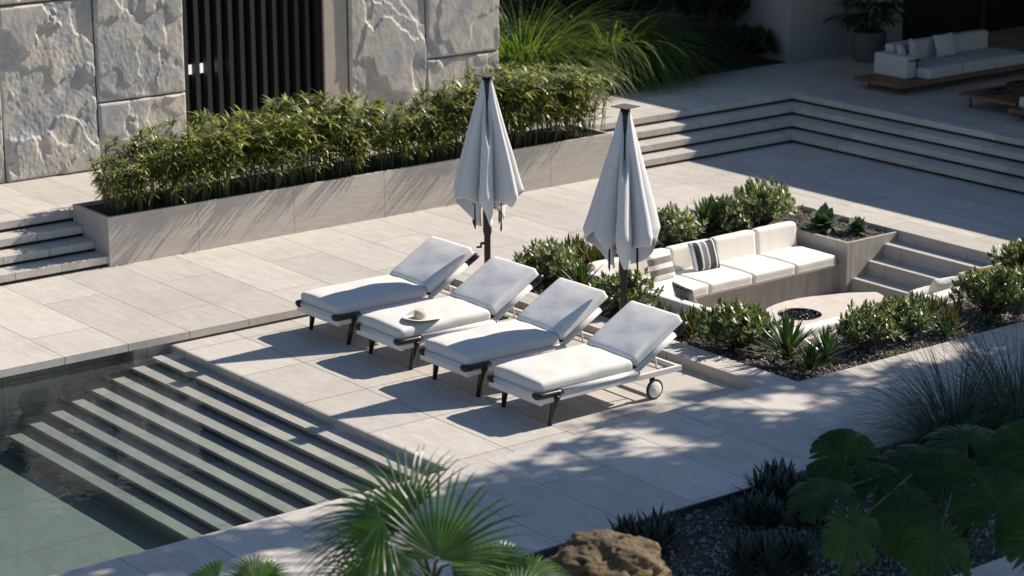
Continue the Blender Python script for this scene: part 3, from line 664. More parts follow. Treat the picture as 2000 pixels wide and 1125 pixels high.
# ============================================================ SUN LOUNGERS
def make_lounger(label):
    t = thing('sun_lounger', label, 'sun lounger', (0.47, -2.46, 0), 0, 'sun loungers in a row beside the pool')
    HW = 0.44
    # under frame: two long rails and two cross rails
    b = MB()
    for s_ in (-1, 1):
        b.box(0.13, 1.55, s_*HW-0.022, s_*HW+0.022, 0.285, 0.345)
        b.box(1.55, 2.20, s_*HW-0.022, s_*HW+0.022, 0.275, 0.335)
    b.box(0.09, 0.13, -HW-0.022, HW+0.022, 0.275, 0.345); b.box(2.16, 2.20, -HW+0.022, HW-0.022, 0.28, 0.33)
    for x in (0.45, 0.9, 1.35): b.box(x, x+0.04, -HW+0.022, HW-0.022, 0.29, 0.33)
    b.obj('frame', 'white_metal', t)
    b = MB(); b.tube([(0.11, -HW+0.05, 0.375), (0.11, HW-0.05, 0.375)], 0.036, 16); b.obj('foot_tube', 'tube_fab', t, True)
    for s_ in (-1, 1):
        b = MB(); b.tube([(0.40, s_*HW, 0.372), (1.53, s_*HW, 0.375)], 0.033, 16); b.tube([(1.525, s_*HW, 0.375), (1.55, s_*HW, 0.375)], 0.037, 16); b.obj('side_tube', 'tube_fab', t, True)
        # dark rounded corner bracket wrapping the foot corner
        b = MB(); pts_ = [(0.085, s_*(HW-0.07), 0.375), (0.082, s_*(HW-0.03), 0.375), (0.09, s_*(HW-0.005), 0.375), (0.12, s_*HW, 0.375), (0.18, s_*HW, 0.374), (0.36, s_*HW, 0.372), (0.42, s_*HW, 0.372)]
        b.tube(pts_, [0.037, 0.040, 0.041, 0.041, 0.041, 0.040, 0.036], 16)
        b.obj('corner_bracket', 'wood_dark', t, True)
        b = MB(); b.tube([(0.335, s_*(HW-0.002), 0.345), (0.325, s_*(HW-0.002), 0.29), (0.295, s_*(HW-0.01), 0.16), (0.265, s_*(HW-0.02), 0.0)], [0.060, 0.046, 0.036, 0.024], 14, flat=1.0); b.obj('leg', 'wood_dark', t, True)
    # backrest, hinged at x=1.50 and raised by 31 degrees
    A = R(29.5); mt = Matrix.Translation((1.52, 0, 0.40)) @ Matrix.Rotation(-A, 4, 'Y')
    for s_ in (-1, 1):
        b = MB(); b.tube([mt @ Vector((0.03, s_*HW, 0.0)), mt @ Vector((0.66, s_*HW, 0.0))], 0.035, 16); b.tube([mt @ Vector((-0.01, s_*HW, 0.0)), mt @ Vector((0.03, s_*HW, 0.0))], 0.028, 16); b.obj('back_tube', 'tube_fab', t, True)
        b = MB(); b.tube([mt @ Vector((0.66, s_*HW, 0.0)), mt @ Vector((0.80, s_*HW, 0.0)), mt @ Vector((0.855, s_*HW, 0.0)), mt @ Vector((0.873, s_*(HW-.012), 0.0))], [0.036, 0.040, 0.038, 0.022], 16); b.obj('back_cap', 'wood_dark', t, True)
    b = MB(); b.box(0.02, 0.84, -HW+0.03, HW-0.03, -0.02, 0.0, mt); b.tube([mt @ Vector((0.84, -HW, 0)), mt @ Vector((0.84, HW, 0))], 0.028, 12); b.obj('back_panel', 'wood_dark', t)
    b = MB(); b_last = lambda: LAST[0]; b.rbox((0.435, 0, 0.080), (0.415, HW-0.01, 0.066), 0.045, 12, 0.018, mt, 0.009, 3); b.obj('back_cushion', 'cushion_back', t, True); piping((0.416, HW-0.009), 0.045, 'piping', bpy.data.objects[b_last()], mt, r=0.04, off=(0.435, 0))
    b = MB(); b.rbox((0.80, 0, 0.455), (0.69, HW-0.005, 0.075), 0.055, 12, 0.018, None, 0.012, 5); b.obj('seat_cushion', 'cushion', t, True); piping((0.691, HW-0.004), 0.405, 'piping', bpy.data.objects[b_last()], None, r=0.045, off=(0.80, 0), rad=0.0035)
    b = MB()
    for s_ in (-0.3, 0.3): b.tube([(1.95, s_, 0.31), mt @ Vector((0.42, s_, -0.02))], 0.011, 8)
    b.tube([(1.95, -HW, 0.31), (1.95, HW, 0.31)], 0.011, 8); b.obj('support_strut', 'white_metal', t)
    for s_ in (-1, 1):
        w = MB(); yc = s_*HW
        w.lathe([(0.018, -0.017), (0.098, -0.017), (0.100, -0.012), (0.100, 0.012), (0.098, 0.017), (0.018, 0.017)], 40, (1.80, yc, 0.12), 'Y'); w.lathe([(0.0, -0.024), (0.016, -0.024), (0.018, -0.017)], 20, (1.80, yc, 0.12), 'Y'); w.lathe([(0.018, 0.017), (0.016, 0.024), (0.0, 0.024)], 20, (1.80, yc, 0.12), 'Y')
        wo = w.obj('wheel', 'white_metal', t, True)
        ty = MB(); ty.lathe([(0.1005, -0.015), (0.112, -0.020), (0.118, -0.012), (0.12, 0.0), (0.118, 0.012), (0.112, 0.020), (0.1005, 0.015)], 40, (1.80, yc, 0.12), 'Y'); ty.obj('tyre', 'tyre', wo, True)
        br = MB(); br.box(1.765, 1.835, yc-s_*0.045-0.006, yc-s_*0.045+0.006, 0.115, 0.28); br.tube([(1.80, yc-s_*0.05, 0.12), (1.80, yc, 0.12)], 0.012, 10); br.obj('wheel_bracket', 'dark_metal', t)
    return t
L4 = make_lounger('grey-white sun lounger nearest the camera, its wheel in full view')
dup(L4, (0.47, -1.14, 0), label='sun lounger with an umbrella shadow, right next to the nearest lounger')
dup(L4, (0.47, 0.18, 0), label='fully sunlit sun lounger with the straw hat lying on it')
dup(L4, (0.47, 1.50, 0), label='sun lounger farthest from the camera, beside the raised deck edge, its seat in shadow')
# straw hat
ht = thing('straw_hat', 'floppy straw sun hat lying on a lounger seat', 'hat', (1.03, -0.06, 0.548), R(20))
b = MB(); n = 48
prof = [(0.0, 0.105), (0.035, 0.108), (0.06, 0.10), (0.078, 0.08), (0.085, 0.045), (0.09, 0.012), (0.10, 0.004), (0.14, 0.004), (0.18, 0.010), (0.235, 0.016)]
for r, z in prof:
    for k in range(n):
        a = 2*PI*k/n; wv = (max(0, r-0.09)/0.115)
        zz = z + wv*(0.020*math.sin(2*a+0.6)+0.012*math.sin(3*a)+0.006) + (0.0 if r > 0.05 else -0.014*math.exp(-(r*math.cos(a)/0.02)**2))
        b.v.append((r*math.cos(a)*1.08, r*math.sin(a), max(zz, 0.0)))
for i in range(len(prof)-1):
    for k in range(n): b.f.append((i*n+k, i*n+(k+1) % n, (i+1)*n+(k+1) % n, (i+1)*n+k))
hb = b.obj('hat_body', 'straw', ht, True); md = hb.modifiers.new('solid', 'SOLIDIFY'); md.thickness = 0.004
b = MB(); b.lathe([(0.0895, 0.018), (0.0875, 0.038)], 40); b.obj('hat_band', 'straw', ht, True)
# ============================================================ CLOSED UMBRELLAS
def make_umbrella(label, seed):
    t = thing('umbrella', label, 'umbrella', (2.75, 0.86, 0), 0, 'closed umbrellas between the loungers')
    b = MB(); b.tube([(0, 0, 0.02), (0, 0, 3.12)], 0.042, 16); b.tube([(0, 0, 1.13), (0, 0, 1.17), (0, 0, 1.75), (0, 0, 1.80)], [0.045, 0.056, 0.056, 0.045], 16); b.obj('pole', 'dark_metal', t, True)
    b = MB(); b.box(-0.25, 0.25, -0.12, 0.12, 0.0, 0.02); b.box(-0.06, 0.06, -0.06, 0.06, 0.02, 0.12); b.obj('base_plate', 'dark_metal', t)
    b = MB(); q = 0.17   # square cap plate, corner towards the camera
    a0 = 0.902
    vs = [(q*math.cos(a0+PI/2*k), q*math.sin(a0+PI/2*k), z) for z in (3.188, 3.198) for k in range(4)]
    b.add(vs, [(3,2,1,0), (4,5,6,7), (0,1,5,4), (1,2,6,5), (2,3,7,6), (3,0,4,7)]); b.obj('cap', 'cap_metal', t)
    b = MB(); b.tube([(0, 0, 2.9), (0, 0, 3.188)], [0.048, 0.058], 16); b.obj('hub', 'black', t, True)
    # crank on the side facing the pool
    b = MB(); d = Vector((-0.786, 0.618, 0)); b.tube([Vector((0, 0, 1.02)), d*0.08+Vector((0, 0, 1.02)), ], 0.018, 8); b.tube([d*0.075+Vector((0, 0, 1.03)), d*0.085+Vector((0, 0, 0.975))], 0.013, 8); b.tube([d*0.07+Vector((0, 0, 0.972)), d*0.14+Vector((0, 0, 0.968))], 0.014, 8); b.obj('crank', 'dark_metal', t, True)
    # canopy: a star of deep pleats; view direction is (-.62,-.785)
    rnd = random.Random(seed); n, m = 240, 46; b = MB()
    va = math.atan2(-0.785, -0.62) + (0.10 if seed == 2 else -0.05)
    ph = [rnd.uniform(-.10, .10) for _ in range(12)]; amp = [rnd.uniform(.75, 1.15) for _ in range(12)]
    NPL = 7
    for j in range(m+1):
        s_ = j/m
        for i in range(n):
            a = 2*PI*i/n; da = (a-va+PI) % (2*PI) - PI
            zb_ = 1.69 - 0.36*math.exp(-((da-0.10)/0.34)**2) - (0.47 if da < 0 else 0.40)*math.exp(-((abs(da)-2.40)/0.52)**2) - 0.12*math.exp(-((da+0.62)/0.16)**2) - 0.10*math.exp(-((da-0.75)/0.13)**2) + 0.03*math.sin(a*11+seed)
            z = 3.14 + (zb_-3.14)*s_; full = (3.14-z)/(3.14-1.70)
            Rr = 0.062 + 0.405*min(1, full)
            if full > 1: Rr *= max(0.3, 1 - 0.85*(full-1))
            idx = (a/(2*PI)*NPL) + 0.10*math.sin(a*2+seed) + 0.02*math.sin(z*4+a*3); k = int(idx) % NPL; fr_ = idx-math.floor(idx)
            fr_ = fr_ + ph[k]*math.sin(PI*fr_)*1.4
            pleat = max(0.0, math.sin(PI*min(1, max(0, fr_))))**0.62
            depth_ = (0.22+0.62*min(1, full*1.3))*amp[k]
            r = Rr*(1-depth_*(1-pleat))
            r *= 1 + (0.07*math.sin(a*3+seed+z*1.5) + 0.05*noise.noise(Vector((math.cos(a)*2.5+seed, math.sin(a)*2.5, z*1.6))))*min(1, full)
            if full > 0.9: r += 0.022*(full-0.9)/0.3*math.sin(a*13+seed*2)
            wopen = 0.62*max(0, 1-full/0.55)+0.02
            if full < 0.55: r *= 1 - 0.92*math.exp(-(da/wopen)**4)*min(1, (0.55-full)*6)
            b.v.append((max(r, 0.008)*math.cos(a), max(r, 0.008)*math.sin(a), z))
    for j in range(m):
        for i in range(n): b.f.append((j*n+i, (j+1)*n+i, (j+1)*n+(i+1) % n, j*n+(i+1) % n))
    co_ = b.obj('canopy', 'umb', t, True); md = co_.modifiers.new('solid', 'SOLIDIFY'); md.thickness = 0.004
    for k, (dd_, zb_) in enumerate([(0.95, 1.20), (-0.95, 1.24), (2.2, 1.25), (-2.2, 1.22)]):
        a = va+dd_; r0, r1 = 0.06, 0.205
        rb = MB(); rb.tube([(r0*math.cos(a), r0*math.sin(a), 3.0), (r1*math.cos(a), r1*math.sin(a), 1.75), (r1*math.cos(a), r1*math.sin(a), zb_+0.04), (r1*0.97*math.cos(a), r1*0.97*math.sin(a), zb_)], [0.008, 0.011, 0.014, 0.007], 6); rb.obj('rib', 'dark_metal', t)
    return t
u1 = make_umbrella('closed grey-white umbrella standing between the two far loungers, left of the other', 2)
u1.location = (2.75, 0.86, 0)
u2 = make_umbrella('closed grey-white umbrella standing between the two near loungers, right of the other', 5)
u2.location = (2.75, -1.78, 0)

# ============================================================ PLANTS
def join_leaf(fn, seed): rnd = random.Random(seed); b = MB(); fn(b, rnd); return b
def make_sedge(seed, label):
    rnd = random.Random(seed); t = thing('sedge_plant', label, 'plant', (0, 0, 0), 0, 'sedge plants in the long planter')
    lf, st = MB(), MB()
    for _ in range(24):
        a = rnd.random()*2*PI; r = 0.20*math.sqrt(rnd.random()); bx, by = r*math.cos(a), r*math.sin(a)
        H = 0.42 + 0.68*rnd.random()**0.7
        ln = rnd.uniform(0.05, 0.32); top = Vector((bx+math.cos(a)*ln*H*1.1, by+math.sin(a)*ln*H*1.1, H))
        mid = Vector((bx+math.cos(a)*ln*.3, by+math.sin(a)*ln*.3, H*0.5))
        st.tube([(bx, by, 0), mid, top], [0.006, 0.005, 0.003], 4, False)
        for lev, (fz, nl_) in enumerate(((1.0, 13), (0.84, 8), (0.66, 6), (0.50, 4))):
            if lev and rnd.random() < .2: continue
            p = mid.lerp(top, (fz-.5)*2)
            for k in range(nl_):
                a2 = 2*PI*(k+rnd.random()*.8)/nl_; el = rnd.uniform(0.1, 1.15) if lev == 0 else rnd.uniform(-0.1, 0.8)
                d = Vector((math.cos(a2)*math.cos(el), math.sin(a2)*math.cos(el), math.sin(el)))
                lf.blade(p, d, rnd.uniform(0.16, 0.25), rnd.uniform(0.026, 0.040), rnd.uniform(0.4, 1.3), 4, 0, None, 1, .35)
    lf.obj('leaves', 'sedge', t); st.obj('stems', 'stem', t); return t
def place_set(protos, spots, group=None, labels=None):
    used = set(); res = []
    for i, (k, x, y, z, rz, sc) in enumerate(spots):
        if k not in used:
            used.add(k); o = protos[k]; o.location = (x, y, z); o.rotation_euler = (0, 0, rz); o.scale = (sc,)*3
        else: o = dup(protos[k], (x, y, z), rz, sc)
        if labels: o['label'] = labels[i]
        res.append(o)
    return res
random.seed(7)
sed = [make_sedge(100+i, 'dense green sedge clump with whorled strappy leaves in the long planter') for i in range(5)]
spots = []
for i in range(22):
    for j in range(2):
        x = 0.28 + i*0.405 + random.uniform(-.09, .09) + j*0.17; y = 5.8 + (0.25 if j == 0 else 0.66) + random.uniform(-.06, .06)
        hs_ = 0.95 + 0.09*math.sin(i*0.9) + 0.05*math.sin(i*0.37+1) + random.uniform(-.08, .10)
        hs_ *= (0.66, 0.74, 0.84, 0.92, 0.97)[i] if i < 5 else 1
        if x > 8.95: continue
        spots.append(((i*2+j*3+int(random.random()*5)) % 5, x, y, ZD+HP-0.06, random.random()*6.28, hs_))
place_set(sed, spots)

def make_shrub(seed, R_, H, tips, mat, leaf=0.085, lw=0.026, name='leafy_shrub'):
    rnd = random.Random(seed); t = thing(name, 'x', 'shrub'); lf, st = MB(), MB()
    lobes = [(rnd.uniform(-.45, .45)*R_, rnd.uniform(-.45, .45)*R_, rnd.uniform(.6, 1.12)) for _ in range(7)]
    for _ in range(tips):
        lx, ly, lh = rnd.choice(lobes); a = rnd.random()*2*PI; cz = rnd.uniform(-0.15, 1.0); el = math.asin(cz)
        rr = (0.45+0.62*rnd.random()**0.6)
        d = Vector((math.cos(a)*math.cos(el), math.sin(a)*math.cos(el), math.sin(el)))
        p = Vector((lx + d.x*R_*0.62*rr*rnd.uniform(.8, 1.2), ly + d.y*R_*0.62*rr*rnd.uniform(.8, 1.2), H*0.42 + d.z*H*0.60*lh*rr))
        if p.z < 0.04: continue
        if rnd.random() < .35: st.tube([(lx*.3, ly*.3, 0.0), (lx*.6+p.x*.3, ly*.6+p.y*.3, p.z*.5), p], [0.007, 0.005, 0.003], 4, False)
        ax = (d*0.6+Vector((0, 0, .8))+Vector((rnd.uniform(-.3, .3), rnd.uniform(-.3, .3), 0))).normalized()
        e1 = ax.orthogonal().normalized(); e2 = ax.cross(e1)
        for ring_, (nl_, tilt) in enumerate(((5, 0.35), (6, 0.95), (4, 1.35))):
            for k in range(nl_):
                b2 = 2*PI*(k+ring_*.5+rnd.random()*.5)/nl_; tl = tilt+rnd.uniform(-.15, .2)
                dd = ax*math.cos(tl)+(e1*math.cos(b2)+e2*math.sin(b2))*math.sin(tl)
                lf.blade(p-ax*0.018*ring_, dd, leaf*rnd.uniform(.75, 1.2), lw*rnd.uniform(.8, 1.15), rnd.uniform(.1, .6), 2, 0, (ax.cross(dd)).normalized() if ax.cross(dd).length > .05 else None, .4, .45)
    lf.obj('leaves', mat, t); st.obj('branches', 'bark', t); return t
sh = [make_shrub(200, 0.52, 0.60, 230, 'shrub', 0.088, 0.027), make_shrub(201, 0.50, 0.52, 220, 'shrub', 0.088, 0.027), make_shrub(202, 0.52, 0.58, 230, 'shrubgrey', 0.085, 0.025)]
ZB = 0.06
sspots = [(2, 4.30, 1.52, ZB, 0.3, 1.0), (0, 4.14, -0.12, ZB, 1.2, 0.98), (1, 4.20, -2.20, ZB, 2.0, 1.15), (0, 5.32, -3.22, ZB, 3.3, 0.88), (1, 6.2, -3.12, ZB, 4.5, 0.98),
          (0, 7.9, -3.10, ZB, 0.9, 1.05), (1, 9.65, -2.35, ZB, 5.0, 1.08), (2, 6.95, 2.0, ZB, 2.2, 1.0), (2, 8.72, 2.03, ZB, 4.0, 1.2), (0, 8.2, 2.08, ZB, 0.2, 0.95), (0, 8.9, -3.1, ZB, 2.1, 1.0)]
slab_ = ['pale-leaved round shrub beside the pole of the far umbrella', 'glossy green shrub behind the near umbrella pole', 'large glossy shrub between the nearest lounger and the fire table',
         'glossy shrub in the front bed, right of the tall spiky aloes', 'tall glossy shrub in the front bed just below the slab table end', 'glossy shrub at the right end of the front bed, seen through thin grass',
         'bushy shrub in the bed beside the lower end of the pit steps', 'pale shrub behind the back bench, right of the near umbrella', 'large pale shrub behind the back bench near its right end', 'smaller shrub tucked against the large pale shrub behind the back bench', 'glossy shrub in the corner of the front bed at the picture edge']
place_set(sh, sspots, labels=slab_)
for o in list(bpy.data.objects):
    if o.name.startswith('leafy_shrub') and o.parent is None: o['group'] = 'leafy shrubs round the sunken pit'

def rosette(b, rnd, c, n, L, w, upr=(0.2, 1.45), droop=0.25, fold=0.35, seg=5, hgt=0.0):
    for k in range(n):
        f = k/n; a = k*2.39996 + rnd.uniform(-.12, .12); el = upr[0] + (upr[1]-upr[0])*f + rnd.uniform(-.08, .08)
        d = Vector((math.cos(a)*math.cos(el), math.sin(a)*math.cos(el), math.sin(el)))
        b.blade(Vector(c)+Vector((0, 0, hgt*f)), d, L*rnd.uniform(.8, 1.1)*(1-0.25*f), w*rnd.uniform(.85, 1.1), droop*(1-f)+rnd.uniform(-.1, .1), seg, fold, Vector((-math.sin(a), math.cos(a), 0)), .75, .35)
def aloe(label, x, y, z, kind, seed, sc=1.0, mat=None, group=None, name='aloe_plant', cat='plant', rz=0.0):
    rnd = random.Random(seed); b = MB(); st = None
    if kind == 'tall': rosette(b, rnd, (0, 0, 0.05), 34, 0.46, 0.048, (0.25, 1.45), -0.15, 0.4, 5, 0.10); m = 'aloe'
    elif kind == 'small': rosette(b, rnd, (0, 0, 0.02), 24, 0.20, 0.035, (0.15, 1.4), 0.1, 0.4, 4, 0.03); m = 'aloe'
    elif kind == 'clump':
        for _ in range(11):
            a = rnd.random()*6.28; r = 0.30*math.sqrt(rnd.random()); rosette(b, rnd, (r*math.cos(a), r*math.sin(a), 0.02), 17, 0.27, 0.042, (0.35, 1.45), -0.1, 0.45, 4, 0.10)
        m = 'aloered'
    elif kind == 'agave': rosette(b, rnd, (0, 0, 0.02), 30, 0.28, 0.15, (0.05, 1.3), -0.6, 0.22, 6, 0.06); m = 'agave'
    elif kind == 'dagave': rosette(b, rnd, (0, 0, 0.03), 36, 0.34, 0.062, (0.05, 1.4), -0.4, 0.5, 6, 0.05); m = 'succ'
    elif kind == 'dclump':
        for _ in range(12):
            a = rnd.random()*6.28; r = 0.20*math.sqrt(rnd.random()); rosette(b, rnd, (r*math.cos(a), r*math.sin(a), 0.02), 15, 0.26, 0.034, (0.5, 1.45), -0.1, 0.45, 4, 0.08)
        m = 'succ'
    o = b.obj(name, mat or m); o.location = (x, y, z); o.scale = (sc,)*3; o.rotation_euler = (0, 0, rz)
    return tag(o, label, cat, group)
aloe('bronze-tinged aloe clump between the two umbrellas, largest of its kind', 5.1, 1.92, ZB, 'clump', 1, 1.35)
aloe('small green aloe in the corner of the bed by the near umbrella canopy', 5.5, 1.86, ZB, 'small', 2)
aloe('dark upright aloe behind the head of the third lounger', 4.35, 0.90, ZB, 'tall', 3, 1.0)
aloe('low bronze aloe in front of the large bronze aloe clump', 4.45, 1.28, ZB, 'clump', 4, 0.62)
aloe('bronze-tipped aloe clump just right of the nearest lounger head', 4.12, -1.25, ZB, 'clump', 5, 1.15)
aloe('tall spiky green aloe in the near corner of the bed, tallest of three', 4.22, -3.08, ZB, 'tall', 6, 1.38)
aloe('low spiky aloe in the very corner of the bed, front of the three', 4.22, -3.48, ZB, 'tall', 7, 0.88)
aloe('spiky aloe right of the tallest one in the near corner of the bed', 4.66, -3.30, ZB, 'tall', 8, 1.0)
aloe('bronze aloe clump in the front bed below the pale pillows', 6.95, -3.10, ZB, 'clump', 9, 1.2)
aloe('low green aloe at the front edge below the bronze clump', 6.55, -3.50, ZB, 'small', 10, 1.25)
aloe('small pale aloe rosette near the right end of the front bed', 7.35, -3.52, ZB, 'small', 11, 1.1)
aloe('tall dark aloe between the two pale shrubs behind the back bench', 7.72, 2.08, ZB, 'tall', 12, 1.35)
aloe('shorter dark aloe right of the tall one behind the back bench', 8.05, 1.85, ZB, 'tall', 13, 0.62)
aloe('large blue-green agave in the gravel box at the end of the back bench', 9.30, 1.28, ZB, 'agave', 14, 1.45, name='agave_plant')
aloe('smaller agave near the rim of the gravel box beside the pit steps', 9.58, 0.85, ZB, 'agave', 15, 1.0, name='agave_plant')
# shaded foreground succulents
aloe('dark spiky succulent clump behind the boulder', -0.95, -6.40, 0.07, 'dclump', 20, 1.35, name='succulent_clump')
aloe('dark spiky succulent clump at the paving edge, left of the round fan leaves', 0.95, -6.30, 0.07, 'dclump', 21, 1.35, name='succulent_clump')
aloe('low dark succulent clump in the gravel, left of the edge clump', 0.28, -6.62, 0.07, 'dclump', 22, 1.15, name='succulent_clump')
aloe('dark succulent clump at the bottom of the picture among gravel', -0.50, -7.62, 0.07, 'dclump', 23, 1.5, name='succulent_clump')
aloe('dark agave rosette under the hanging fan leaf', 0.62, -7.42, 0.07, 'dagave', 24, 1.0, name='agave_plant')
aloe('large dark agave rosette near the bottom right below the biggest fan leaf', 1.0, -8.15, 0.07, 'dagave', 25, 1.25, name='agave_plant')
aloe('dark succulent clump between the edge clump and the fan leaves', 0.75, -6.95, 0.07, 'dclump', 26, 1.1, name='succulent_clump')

def grass(label, x, y, z, seed, n, L, w, mat, droop=(1.2, 2.4), spread=0.25, el=(0.9, 1.5), name='ornamental_grass', seg=8):
    rnd = random.Random(seed); b = MB()
    for _ in range(n):
        a = rnd.random()*2*PI; r = spread*math.sqrt(rnd.random()); e = rnd.uniform(*el)
        d = Vector((math.cos(a)*math.cos(e), math.sin(a)*math.cos(e), math.sin(e)))
        b.blade((r*math.cos(a), r*math.sin(a), 0), d, L*rnd.uniform(.6, 1.1), w*rnd.uniform(.7, 1.2), rnd.uniform(*droop), seg, 0, None, .8, .3)
    o = b.obj(name, mat); o.location = (x, y, z); return tag(o, label, 'grass')
grass('huge arching grass clump, brightest one beside the dark planting', 12.75, 10.15, U, 31, 1500, 2.5, 0.028, 'grass', (1.4, 2.7), 0.35)
grass('arching grass clump directly right of the stone wall', 10.9, 10.4, U, 32, 1100, 2.5, 0.026, 'grass', (1.1, 2.2), 0.4)
grass('darker arching grass behind the brightest grass clump', 12.0, 11.6, U, 33, 900, 2.8, 0.026, 'dgrass', (1.0, 2.0), 0.5)
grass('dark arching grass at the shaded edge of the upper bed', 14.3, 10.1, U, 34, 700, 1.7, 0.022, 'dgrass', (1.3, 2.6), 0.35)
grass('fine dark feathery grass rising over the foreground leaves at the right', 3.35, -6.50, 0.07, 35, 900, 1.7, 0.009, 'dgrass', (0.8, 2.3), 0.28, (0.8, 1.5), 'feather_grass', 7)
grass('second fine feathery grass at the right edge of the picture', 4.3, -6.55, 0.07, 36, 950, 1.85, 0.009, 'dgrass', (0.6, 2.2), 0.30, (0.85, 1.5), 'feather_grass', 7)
# dark shrubs of the upper bed
def bigshrub(label, x, y, z, seed, R_, H, n, mat='dleaf', leaf=0.16, lw=0.05):
    o = make_shrub(seed, R_, H, n, mat, leaf, lw, 'broad_shrub'); o.location = (x, y, z); o['label'] = label; return o
bigshrub('dark leafy shrub in the shaded corner beside the pale house wall', 15.6, 10.6, U, 41, 1.0, 2.3, 420)
bigshrub('dark leafy shrub between the arching grass and the corner shrub', 14.3, 11.6, U, 42, 1.2, 2.8, 420)
bigshrub('dark tall shrub at the very back of the upper bed', 12.9, 12.7, U, 43, 1.5, 4.2, 520)
bigshrub('dark tall shrub behind the grasses by the stone wall', 10.4, 12.4, U, 44, 1.4, 4.2, 480)
bigshrub('dark low shrub on the upper bed edge by the house', 15.9, 9.7, U, 45, 0.45, 0.6, 200)

# ---------------- fan leaves
def fan_leaf(b, C_, nrm, up, Rr, nseg, span, split, droop, rnd, gaps=0.0, wav=0.03, cup=0.0):
    """pleated fan leaf: nseg segments over span around the stalk end C_, joined up to split*R"""
    nrm = Vector(nrm).normalized(); up = (Vector(up)-nrm*Vector(up).dot(nrm)).normalized(); rt = up.cross(nrm)
    def P(th, r, lift):
        t = r/Rr; d = up*math.cos(th)+rt*math.sin(th)
        return Vector(C_) + d*r*math.cos(droop*t*0.6) + nrm*(lift + cup*r*(1-t*.5)) + Vector((0, 0, -1))*(Rr*droop*0.42*t*t*t)
    rs = [0.0, 0.33, 0.66, 1.0]
    for k in range(nseg):
        t0 = -span/2 + span*k/nseg; t1 = t0 + span/nseg; tm = (t0+t1)/2
        Lk = Rr*(1-0.25*abs(tm/(span/2))**2)*rnd.uniform(.93, 1.05); sp = split*(rnd.uniform(.92, 1.08))
        if gaps and rnd.random() < gaps: sp *= rnd.uniform(.35, .75)
        o = len(b.v); fold = Rr*wav
        rows = []
        for q in (0.02, 0.35*sp, 0.7*sp, sp):
            r = Lk*q; f = fold*min(1, q*2)
            rows.append((P(t0, r, 0), P(tm, r, f), P(t1, r, 0)))
        ex = rnd.uniform(-.04, .04)
        for q2 in (0.35, 0.7, 1.0):
            q = sp + (1-sp)*q2; r = Lk*q; hw = (t1-t0)/2*sp/q*(1-q2**1.5)*0.96+0.0008
            hw = min(hw, (t1-t0)/2*0.98)
            rows.append((P(tm-hw+ex*q2, r, 0), P(tm+ex*q2, r, fold*(1-q2*.6)), P(tm+hw+ex*q2, r, 0)))
        for rw in rows: b.v += [tuple(p) for p in rw]
        for i in range(len(rows)-1):
            for j in range(2): a = o+i*3+j; b.f.append((a, a+1, a+4, a+3))
def palm(label, base, leaves, trunk_h, mat, seed, name='fan_palm', cat='palm', sw=0.013, trunk_r=0.09, nseg=34, split=0.45, span=R(290), gaps=0, droop=0.9, wav=0.022, cup=0.0):
    rnd = random.Random(seed); t = thing(name, label, cat, base); B = Vector(base)
    top = Vector((0, 0, trunk_h))
    if trunk_h > 0.05:
        b = MB(); b.tube([(0, 0, 0), (0.01, 0.01, trunk_h*.5), top], [trunk_r*1.2, trunk_r, trunk_r*.9], 10); b.obj('trunk', 'bark', t, True)
    for c_, nrm, up, r in leaves:
        c = Vector(c_) - B
        b = MB(); fan_leaf(b, c, nrm, up, r, nseg, span, split, droop, rnd, gaps, wav, cup); lo = b.obj('leaf', mat, t)
        s_ = MB(); mid = (top+c)/2 + Vector((0, 0, 0.18*(c-top).length)); s_.tube([top, mid, c-Vector((0, 0, 0.004))], [sw*1.3, sw, sw*.7], 6); s_.obj('leaf_stalk', 'stem', t, True)
    return t
# points on the camera ray for placing the blurred foreground palm
CAMP = Vector((-14.6098, -21.6605, 8.3272)); MW = Euler((PI/2 - 0.27102, 0.00157, -0.66817)).to_matrix()
def at(u, v, dist):
    d = MW @ Vector(((u-1000)/4493.9, -(v-562.5)/4493.9, -1)); return CAMP + d.normalized()*dist
RX, UY, TZ = MW @ Vector((1, 0, 0)), MW @ Vector((0, 1, 0)), MW @ Vector((0, 0, 1))
def scr(a, b_, c): return tuple(RX*a + UY*b_ + TZ*c)
palm('fan palm in the foreground with backlit fans, in front of the pool corner', (-4.75, -8.15, 0.07), [
    (at(795, 1010, 17.9), scr(-.25, .55, .75), scr(-.85, .8, 0), 0.96),
    (at(855, 1092, 17.8), scr(.25, .15, .95), scr(.10, 1, 0), 1.02),
    (at(745, 1015, 17.6), scr(-.35, .75, .55), scr(-1, -.25, .2), 0.78),
    (at(765, 1070, 17.5), scr(-.1, .45, .85), scr(-.55, -.85, 0), 0.75),
    (at(880, 1100, 17.9), scr(.4, .55, .7), scr(.9, .30, 0), 0.72),
    (at(720, 1130, 17.7), scr(-.2, .8, .6), scr(-.9, .25, .1), 0.62)], 1.2, 'palm', 51, nseg=28, split=0.30, span=R(190), droop=0.55, wav=0.014)
palm('fan palm low in the foreground between the boulder and the lit palm', (-3.75, -8.5, 0.07), [
    (at(968, 1120, 18.3), scr(-.1, .35, .9), scr(-.05, 1, 0), 0.48),
    (at(1035, 1130, 18.2), scr(.3, .75, .6), scr(.9, .45, .1), 0.58),
    (at(1010, 1175, 18.0), scr(.2, .6, .7), scr(.4, .9, .0), 0.60)], 0.55, 'palm', 52, nseg=28, split=0.45, span=R(170), droop=0.8, wav=0.014)
